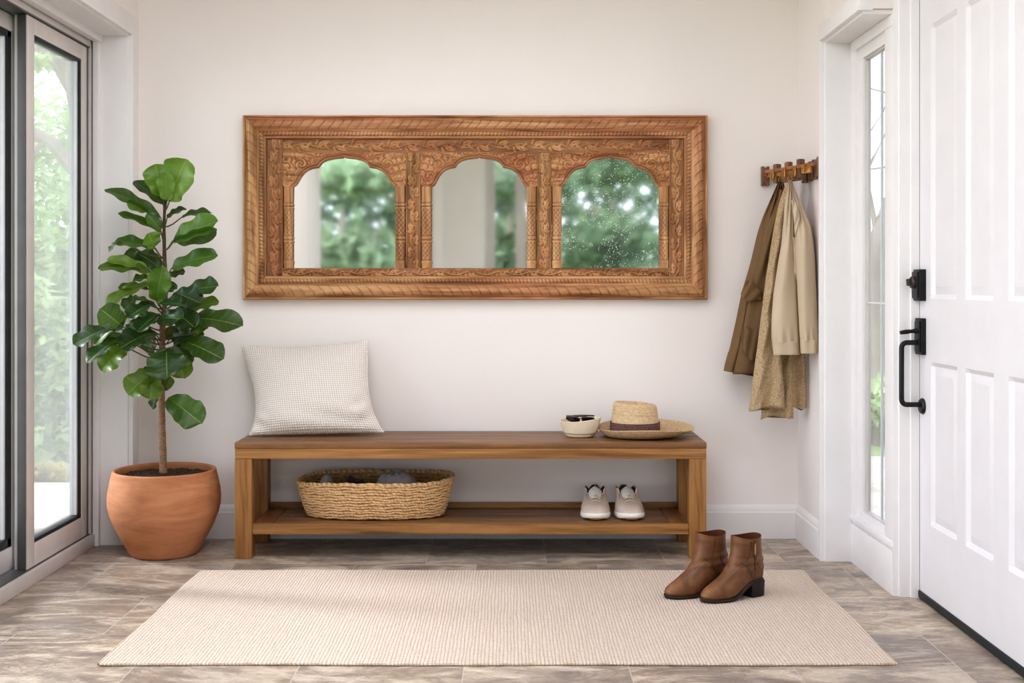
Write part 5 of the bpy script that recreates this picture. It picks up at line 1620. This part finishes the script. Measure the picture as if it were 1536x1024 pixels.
# pocket bag and flap on the outer panel
def flap(pts_top, pts_bot, Yf, n=24, k_=8, puff=0.012, org=jo):
    pt, pb = np.array(pts_top, float), np.array(pts_bot, float)
    q = np.linspace(0, 1, n)
    rs = []
    for p in (pt, pb):
        kk = np.linspace(0, 1, len(p)); rs.append(np.stack([np.interp(q, kk, p[:, 0]), np.interp(q, kk, p[:, 1])], -1))
    F_, Bk = [], []
    for f in np.linspace(0, 1, k_):
        uv = rs[0] * (1 - f) + rs[1] * f
        yy = Yf - puff * (0.35 + 0.65 * math.sin(PI * min(1, f * .8 + .1))) * np.sin(PI * np.clip(q, .03, .97)) ** .5 - 0.003 * np.sin(q * 14 + f * 5)
        dd = D0 + yy
        F_.append(np.stack([(uv[:, 0] - CX) * dd / F, yy, H - (uv[:, 1] - CY) * dd / F], -1) - np.array(org))
        yb = np.full(n, Yf + 0.012); dd = D0 + yb
        Bk.append(np.stack([(uv[:, 0] - CX) * dd / F, yb, H - (uv[:, 1] - CY) * dd / F], -1) - np.array(org))
    F_, Bk = np.array(F_), np.array(Bk)
    m = MB().grid(F_).grid(Bk, flip=True)
    per = lambda G: np.concatenate([G[0], G[1:, -1], G[-1, ::-1][1:], G[::-1, 0][1:-1]], 0)
    m.grid(np.stack([per(F_), per(Bk)], 0), wrap_v=True)
    return m
flap([(1110, 494), (1116, 490), (1126, 496), (1138, 494)], [(1114, 524), (1120, 534), (1128, 541), (1137, 542)], -.174, puff=0.008).build('pocket', M['khaki'], jk, angle=30, recalc=True)
flap([(1119, 419), (1127, 423), (1142, 436)], [(1111, 441), (1119, 452), (1142, 449)], -.176, puff=0.012).build('pocket_flap', M['khaki'], jk, angle=30, recalc=True)
pb_ = [px(1171, 262, -0.165), px(1168, 270, -0.150), px(1171, 280, -0.140), px(1175, 270, -0.150), px(1172, 262, -0.165)]
MB().tube([tuple(Vector(p) - Vector(jo)) for p in pb_], 0.003, 8).build('hanging_loop', M['brass'], jk, recalc=True)

# knit scarf draped over the same hook as the coat
so = px(1184, 276, -0.225)
scf = None
def sf(v, u, q): return 0.011 * np.sin(q * 9 + v * .01) * sm(276, 420, v) + 0.003 * np.sin(u * .4 + v * .15)
S1 = [(274, 1180, 1186, -.226, .010), (290, 1173, 1186, -.228, .013), (310, 1167, 1184, -.230, .015), (345, 1160, 1180, -.230, .016), (400, 1151, 1176, -.230, .017), (450, 1144, 1172, -.230, .017), (500, 1138, 1172, -.230, .017), (560, 1130, 1174, -.230, .018), (590, 1127, 1177, -.230, .018), (613, 1123, 1177, -.230, .018)]
S2 = [(300, 1177, 1188, -.204, .008), (400, 1164, 1186, -.202, .010), (500, 1154, 1188, -.200, .011), (560, 1148, 1190, -.198, .012), (626, 1141, 1190, -.197, .012)]
S3 = [(300, 1183, 1191, -.190, .008), (400, 1180, 1198, -.188, .010), (500, 1178, 1206, -.186, .011), (560, 1182, 1209, -.184, .012), (613, 1186, 1210, -.184, .012)]
m = MB()
for rows, skew in ((S1, 1.0), (S2, 2.2), (S3, 4.0)):
    P = hang(rows, 110, 90, sf, org=so, sq=.7, skewfn=lambda q, k=skew: 3.2 * np.sin(q * 6.0 + k) - 2.0 * q)
    P[-1] += np.stack([0 * P[-1, :, 0], 0 * P[-1, :, 0], RNG.normal(0, .002, P.shape[1])], -1)
    m.grid(P, wrap_v=True, cap0=True, cap1=True)
tag(m.build('knit_scarf', M['boucle'], loc=so, angle=0, recalc=True), 'tan nubby knit scarf hanging between the brown jacket and beige coat', 'scarf')

# beige coat: two sleeves over the folded body
co = px(1185, 276, -0.26)
coat = thing('coat', 'light beige coat with cuffed sleeves hanging from the coat rack', 'coat', co)
def cf(v, u, q): return 0.007 * np.sin(q * 7 + v * .012) * sm(280, 400, v) * (1 - .5 * sm(400, 470, v)) + 0.006 * np.sin(q * 17 + v * .03) * (1 - sm(300, 400, v)) + 0.004 * np.sin(q * 21) * sm(485, 512, v)
C1 = [(270, 1183, 1187, -.262, .008), (285, 1180, 1189, -.270, .012), (305, 1177, 1190, -.280, .018), (335, 1175, 1191, -.290, .025), (365, 1172, 1192, -.298, .031), (400, 1166, 1194, -.304, .037), (440, 1160, 1196, -.308, .041), (480, 1157, 1198, -.310, .042), (505, 1157, 1199, -.310, .041), (514, 1158.5, 1199, -.310, .038)]
C2 = [(272, 1185, 1189, -.262, .008), (285, 1186, 1193, -.266, .014), (300, 1187, 1200, -.274, .020), (320, 1190, 1208, -.290, .030), (337, 1191, 1216, -.304, .038), (352, 1192, 1219, -.312, .042), (380, 1193, 1222, -.322, .046), (420, 1195, 1224, -.330, .048), (460, 1197, 1226, -.334, .048), (500, 1199, 1228, -.334, .046), (511, 1200, 1228, -.334, .044)]
CB = [(285, 1184, 1191, -.255, .008), (310, 1186, 1202, -.256, .014), (340, 1190, 1212, -.260, .018), (400, 1196, 1214, -.264, .020), (470, 1200, 1214, -.266, .020), (522, 1202, 1212, -.266, .020)]
for rows, cu in ((C1, (532, 1160, 1200)), (C2, (530, 1201, 1228))):
    P = hang(rows, 110, 110, cf, org=co)
    sl = MB().grid(P, wrap_v=True, cap0=True).build('sleeve', M['beige'], coat, angle=0, recalc=True)
    last = rows[-1]
    CR = [(last[0] - 1, last[1] - .4, last[2] + .4, last[3], last[4] + .0015), (cu[0] - 8, cu[1] - .6, cu[2] + .3, last[3], last[4] + .001), (cu[0], cu[1], cu[2], last[3], last[4] + .001)]
    Q_ = hang(CR, 14, 110, lambda v, u, q: 0.0025 * np.sin(q * 9), org=co)
    c0_ = Q_[-1].mean(0)
    m = MB().grid(np.concatenate([P[-2:-1], Q_, [c0_ + (Q_[-1] - c0_) * [.93, .9, 1]]], 0), wrap_v=True)
    m.build('cuff', M['beige'], sl, angle=35, recalc=True)
    inn = np.array([c0_ + (Q_[-1] - c0_) * [.93, .9, 1], c0_ + (Q_[0] - c0_) * [.9, .86, 1], c0_ + (Q_[0] - c0_) * [.02, .02, 1] + [0, 0, .03]])
    MB().grid(inn, wrap_v=True).build('cuff_lining', M['beige_in'], sl, angle=0)
P = hang(CB, 70, 90, cf, org=co)
MB().grid(P, wrap_v=True, cap0=True, cap1=True).build('body', M['beige'], coat, angle=0, recalc=True)
# turned lapel running down between the sleeves
flap([(1187, 300), (1191, 330), (1192, 352)], [(1192, 300), (1200, 322), (1196, 356)], -.338, puff=0.008, org=co).build('lapel', M['beige'], coat, angle=30, recalc=True)
flap([(1189, 355), (1191, 385), (1190, 410)], [(1194, 357), (1199, 395), (1196, 422)], -.322, puff=0.008, org=co).build('belt_tab', M['beige'], coat, angle=30, recalc=True)
pb_ = [px(1185, 262, -0.245), px(1182, 268, -0.255), px(1185, 278, -0.262), px(1189, 268, -0.255), px(1186, 262, -0.245)]
MB().tube([tuple(Vector(p) - Vector(co)) for p in pb_], 0.0028, 8).build('hanging_loop', M['brass'], coat, recalc=True)

# ------------------------------------------------------------------ garden beyond the glass
def green(name, c1, c2, tr=0.35):
    k = N(name)
    at = k.n('VertexColor', layer_name='tone'); sp = k.n('SeparateColor'); k.l(at.outputs[0], sp.inputs[0])
    ns = k.noise(k.coords('Object'), 3, 2)
    f = k.math('ADD', k.math('MULTIPLY', sp.outputs[0], .7), k.math('MULTIPLY', ns, .3))
    c = k.ramp(f, (0.2, c1), (0.8, c2))
    df = k.n('BsdfDiffuse'); k.l(c, df.inputs[0]); tl = k.n('BsdfTranslucent'); k.l(c, tl.inputs[0])
    mx_ = k.n('MixShader'); mx_.inputs[0].default_value = tr
    k.t.nodes.remove(k.b)
    k.l(df.outputs[0], mx_.inputs[1]); k.l(tl.outputs[0], mx_.inputs[2]); k.l(mx_.outputs[0], k.out.inputs[0])
    return k.m
M['green_a'] = green('garden_leaf', lin(112, 132, 104), lin(178, 192, 158))
M['green_b'] = green('garden_leaf_light', lin(146, 172, 108), lin(212, 226, 168))
M['green_l'] = green('patio_leaf', lin(112, 140, 88), lin(196, 212, 150))
M['green_p'] = green('sunlit_pale_leaf', lin(160, 184, 126), lin(226, 236, 190))
M['green_c'] = green('garden_leaf_deep', lin(76, 98, 76), lin(144, 162, 128))
M['bark'] = simple('garden_bark', lin(140, 128, 116), lin(172, 160, 148), 0.95, 12, 4, (1, 1, .3), bump=0.6, bscale=25, bdist=0.02)
M['petals'] = green('yellow_groundcover', lin(140, 136, 84), lin(214, 200, 134))
def leaves_mesh(name, n, rx, ry, rz, size, seed, clumps=14, base_z=0.0, mat=None, hollow=0.5):
    rg = np.random.default_rng(seed)
    cl = rg.normal(0, 1, (clumps, 3)); cl /= np.linalg.norm(cl, axis=1, keepdims=True); cl *= rg.uniform(hollow, 1, (clumps, 1)) * 0.75
    ci = rg.integers(0, clumps, n)
    d = rg.normal(0, 1, (n, 3)); d /= np.linalg.norm(d, axis=1, keepdims=True)
    p = cl[ci] + d * rg.uniform(.15, .42, (n, 1))
    p = p * [rx, ry, rz]; p[:, 2] += base_z
    p[:, 2] = np.maximum(p[:, 2], 0.02)
    mb = MB(); vs, fs, at = [], [], []
    for i in range(n):
        c = p[i]
        nn = d[i] * .5 + rg.normal(0, .6, 3) + [0, 0, .4]; nn /= np.linalg.norm(nn)
        a = np.cross(nn, rg.normal(0, 1, 3)); a /= np.linalg.norm(a); b = np.cross(nn, a)
        s_ = size * rg.uniform(.6, 1.3)
        k0 = len(vs)
        vs += [c - a * s_, c - a * .2 * s_ + b * .42 * s_ + nn * .1 * s_, c + a * s_, c - a * .2 * s_ - b * .42 * s_ + nn * .1 * s_]
        fs += [(k0, k0 + 3, k0 + 2), (k0, k0 + 2, k0 + 1)]
        tn = float(np.clip(rg.normal(.5, .22) + 0.2 * (c[2] - base_z) / rz, 0, 1)); at += [(tn, 0, 0)] * 4
    mb.add(vs, fs, None, at)
    return mb
GZ = -0.06
gl = MB().box(-14, 12, -26, 20, -0.4, GZ - 0.0)
struct('ground', gl, simple('short_lawn', lin(126, 150, 90), lin(168, 186, 124), 0.95, 4, 5, bump=0.5, bscale=80, bdist=0.02), 'pale green lawn outside the glass', smooth=False)
kp = N('flagstone_paving')
v_ = kp.coords('Object', (1.3, 1.9, 1)); vo = kp.n('TexVoronoi', Scale=1.0, feature='DISTANCE_TO_EDGE'); kp.l(v_, vo.inputs['Vector'])
kp.l(kp.mix(kp.ramp(vo.outputs['Distance'], (0.0, (1, 1, 1, 1)), (0.05, (0, 0, 0, 1))), kp.ramp(kp.noise(v_, 5, 4), (.3, lin(206, 192, 176)), (.7, lin(226, 214, 200))), lin(176, 164, 150)), kp.b.inputs['Base Color'])
kp.b.inputs['Roughness'].default_value = 0.9
struct('patio', MB().box(-6.5, -1.86, -5.0, 1.55, -0.2, GZ + .035), kp.m, 'pale stone patio outside the sliding door', smooth=False)
struct('path', MB().box(1.66, 5.5, -4.6, 2.6, -0.2, GZ + .03), kp.m, 'pale stone path outside the front door', smooth=False)

def shrub(name, label, loc, n, r, size, seed, mat, cat='shrub', group=None, bz=None, stems=6, clumps=14):
    t = thing(name, label, cat, loc, group=group)
    leaves_mesh('leaves', n, r[0], r[1], r[2], size, seed, clumps, bz if bz is not None else r[2] * .95).build('foliage', mat, t, at=True, smooth=False)
    rg = random.Random(seed); sm_ = MB()
    for i in range(stems):
        a = rg.uniform(0, 2 * PI); q = rg.uniform(.2, .6)
        top = Vector((math.cos(a) * r[0] * q, math.sin(a) * r[1] * q, (bz or r[2]) * 1.1))
        sm_.tube([(math.cos(a) * .05, math.sin(a) * .05, 0), tuple(top * .5 + Vector((0, 0, .05))), tuple(top)], [.03, .02, .008], 6)
    sm_.build('stem', M['bark'], t, recalc=True)
    return t
def tree(name, label, loc, trunk, branches, crowns, mat, seed, size=.10, group=None, cat='tree'):
    t = thing(name, label, cat, loc, group=group)
    m = MB().tube(trunk[0], trunk[1], 12); m.build('trunk', M['bark'], t, recalc=True)
    b = MB()
    for p, r in branches: b.tube(p, r, 8)
    if branches: b.build('branch', M['bark'], t, recalc=True)
    lm = MB()
    for i, (c, r, n) in enumerate(crowns):
        q = leaves_mesh('x', n, r[0], r[1], r[2], size, seed + i, 10, 0)
        lm.add([np.array(v) + np.array(c) for v in leaves_raw(n, r, size, seed + i)[0]], *leaves_raw(n, r, size, seed + i)[1:]) if False else lm.add(np.array(q.v) * 1.0 + np.array(c), q.f, None, q.at)
    if crowns: lm.build('foliage', mat, t, at=True, smooth=False)
    return t
def gp(u, d, z=GZ): return ((u - CX) * d / F, d - D0, z)
# by the patio, seen through the sliding door
shrub('garden_shrub', 'leafy green shrub in the bed beyond the patio, seen through the sliding door panel', gp(92, 7.7), 4200, (.55, .42, .66), .048, 21, M['green_l'], bz=.55)
shrub('garden_shrub', 'deep green taller shrub behind the patio bed outside the sliding door', gp(60, 9.6), 3800, (.75, .55, .85), .055, 22, M['green_l'], bz=1.0)
shrub('flowering_groundcover', 'low yellow flowering plants along the patio edge outside the sliding door', gp(90, 6.90), 800, (.85, .13, .06), .032, 23, M['petals'], 'groundcover', bz=.05, stems=3)
shrub('garden_shrub', 'pale green shrub beyond the nearer sliding door panel', gp(-14, 8.4), 3200, (.60, .50, .7), .055, 24, M['green_p'], bz=.75)
bz_ = gp(100, 9.6)
tree('garden_tree', 'open branched tree arching over the garden outside the sliding door', gp(152, 11.2),
     ([(0, 0, 0), (.05, 0, 1.0), (-.05, 0, 2.0), (-.25, 0, 3.0), (-.7, .1, 4.0)], [.16, .13, .11, .09, .05]),
     [([(-.08, 0, 2.0), (-.45, -.05, 2.45), (-.85, -.1, 2.62), (-1.4, -.1, 2.9)], [.085, .065, .05, .03]), ([(-.2, 0, 2.8), (-.5, 0, 3.3), (-1.0, 0, 3.4)], [.06, .04, .02]), ([(-.5, -.05, 2.45), (-.75, -.2, 2.2), (-1.0, -.2, 2.15)], [.03, .02, .01])],
     [((-.6, .2, 3.2), (.9, .8, .6), 900), ((-1.2, 0, 2.5), (.6, .6, .4), 420), ((-.3, .6, 1.9), (.8, .5, .5), 900)], M['green_p'], 31, .05)
shrub('garden_hedge', 'high pale hedge far behind the patio outside the sliding door', gp(40, 14.2), 9000, (2.4, .8, 1.9), .075, 26, M['green_p'], 'hedge', bz=1.9, clumps=40)
# beyond the narrow window by the front door
tree('garden_tree', 'pale trunked tree with bare twigs outside the narrow window', gp(1322, 9.4),
     ([(.05, 0, 0), (.0, 0, .8), (.0, 0, 1.35), (.06, 0, 1.8)], [.22, .17, .14, .04]),
     [([(.0, 0, 1.3), (-.12, 0, 2.0), (.18, 0, 2.6)], [.03, .012, .004]),
      ([(.25, 0, 2.3), (.10, 0, 2.05), (-.12, 0, 2.02)], [.02, .014, .003]), ([(.30, 0, 2.9), (.05, 0, 2.62), (-.10, 0, 2.66)], [.02, .012, .003]), ([(.3, 0, 1.55), (.10, 0, 1.50), (-.15, 0, 1.52)], [.022, .014, .003]), ([(.08, 0, 2.62), (.0, 0, 2.45), (-.1, 0, 2.3)], [.008, .006, .002])],
     [], M['green_l'], 41)
shrub('garden_shrub', 'bright low green plant by the path outside the narrow window', gp(1318, 8.4), 320, (.30, .25, .26), .07, 43, M['green_p'], bz=.28)
# garden in front of the house, seen only as a reflection in the mirror
GRP = 'garden trees reflected in the mirror'
LBL = 'blurred leafy green garden tree reflected in the arched mirror'
proto = None
spots = [(-1.95, -8.9, .95, 0), (0.02, -8.2, .9, 1), (1.35, -10.3, 1.05, 2), (-3.9, -10.8, 1.2, 5), (-0.75, -10.9, 1.05, 1), (2.7, -8.1, .9, 2.6)]
kinds = []
for i, mt in enumerate(('green_a', 'green_c', 'green_c')):
    t = tree('reflected_tree', LBL, (0, 0, GZ), ([(0, 0, 0), (.04, 0, .7), (0, 0, 1.4), (0, .05, 2.1)], [.10, .085, .07, .03]),
             [([(0, 0, 1.0), (.35, .1, 1.6), (.5, .1, 2.0)], [.04, .03, .01]), ([(0, 0, 1.2), (-.3, -.1, 1.7), (-.5, 0, 2.1)], [.04, .03, .01])],
             [((0, 0, 1.25), (.95, .8, .85), 1100), ((0.2, 0, 2.35), (.85, .75, .6), 700)], M[mt], 60 + 5 * i, .13, group=GRP)
    kinds.append(t)
shrub('reflected_hedge', 'tall dense hedge closing the garden reflected in the mirror', (0, -14.6, GZ), 9000, (6.0, .8, 2.9), .15, 77, M['green_c'], 'hedge', bz=2.7, clumps=90)
for i, (x, y, s_, rz) in enumerate(spots):
    o = kinds[i % 3]
    if i >= 3: o = copy_tree(o)
    o.location = (x, y, GZ); o.rotation_euler = (0, 0, rz); o.scale = (s_, s_, s_)

# ------------------------------------------------------------------ light
w = bpy.data.worlds.new('overcast_sky'); sc.world = w; w.use_nodes = True
nt = w.node_tree; nt.nodes.clear()
wo = nt.nodes.new('ShaderNodeOutputWorld'); bg = nt.nodes.new('ShaderNodeBackground')
tcw = nt.nodes.new('ShaderNodeTexCoord'); spw = nt.nodes.new('ShaderNodeSeparateXYZ'); crw = nt.nodes.new('ShaderNodeValToRGB')
nt.links.new(tcw.outputs['Generated'], spw.inputs[0]); nt.links.new(spw.outputs[2], crw.inputs[0])
crw.color_ramp.elements[0].color = (0.98, 0.985, 1.0, 1); crw.color_ramp.elements[1].color = (0.86, 0.93, 1.0, 1)
nt.links.new(crw.outputs[0], bg.inputs[0]); bg.inputs[1].default_value = WORLD = 5.0
nt.links.new(bg.outputs[0], wo.inputs[0])

def area(name, loc, rot, sx, sy, power, col=(1, 1, 1), portal=False, spread=180):
    l = bpy.data.lights.new(name, 'AREA'); l.shape = 'RECTANGLE'; l.size = sx; l.size_y = sy; l.energy = power; l.color = col
    l.spread = math.radians(spread)
    o = bpy.data.objects.new(name, l); COL.objects.link(o); o.location = loc; o.rotation_euler = rot
    if portal: l.cycles.is_portal = True
    return o
area('slider_portal', (-1.90, -1.83, 1.04), (0, -PI / 2, 0), 2.0, 3.3, 1, portal=True)
area('garden_room_portal', (0, -6.05, 1.2), (PI / 2, 0, 0), 6.6, 2.3, 1, portal=True)
area('sidelight_portal', (1.42, -0.70, 1.05), (0, PI / 2, 0), 1.7, .34, 1, portal=True)
area('ceiling_fill', (-0.35, -2.1, 2.46), (0, 0, 0), 2.0, 2.2, 38, (1.0, .985, .975))  # added fill light without a fitting, lifts the back of the room
area('entry_fill', (-0.2, -4.3, 2.42), (math.radians(38), 0, 0), 1.6, 0.5, 16, (1.0, .985, .975))  # unseen fill added behind the camera to brighten camera-facing surfaces
sun = bpy.data.lights.new('sun', 'SUN'); sun.energy = 3.2; sun.angle = math.radians(7.0); sun.color = (1.0, .93, .84)
so_ = bpy.data.objects.new('sun', sun); COL.objects.link(so_)
so_.rotation_euler = Vector((0.80, -0.20, -0.62)).to_track_quat('-Z', 'Y').to_euler()

# ------------------------------------------------------------------ camera and render look
cam = bpy.data.cameras.new('camera'); co_ = bpy.data.objects.new('camera', cam); COL.objects.link(co_)
co_.location = (0, -D0, H); co_.rotation_euler = (PI / 2, 0, 0)
cam.sensor_width = 36.0; cam.sensor_fit = 'HORIZONTAL'; cam.lens = 36.0 * F / 1536.0
cam.shift_x = (768 - CX) / 1536.0; cam.shift_y = -(512 - CY) / 1536.0
cam.clip_start = 0.05; cam.clip_end = 200
sc.camera = co_
sc.view_settings.view_transform = 'Standard'
sc.view_settings.look = 'Medium High Contrast'
sc.view_settings.exposure = -0.16
sc.view_settings.gamma = 1.0
sc.view_settings.use_white_balance = True
sc.view_settings.white_balance_temperature = 5980
sc.view_settings.white_balance_tint = 12.5
cy = sc.cycles
cy.use_denoising = True
cy.max_bounces = 10; cy.diffuse_bounces = 6; cy.glossy_bounces = 4; cy.transparent_max_bounces = 12; cy.transmission_bounces = 4
cy.sample_clamp_indirect = 6.0
cy.caustics_reflective = False; cy.caustics_refractive = False
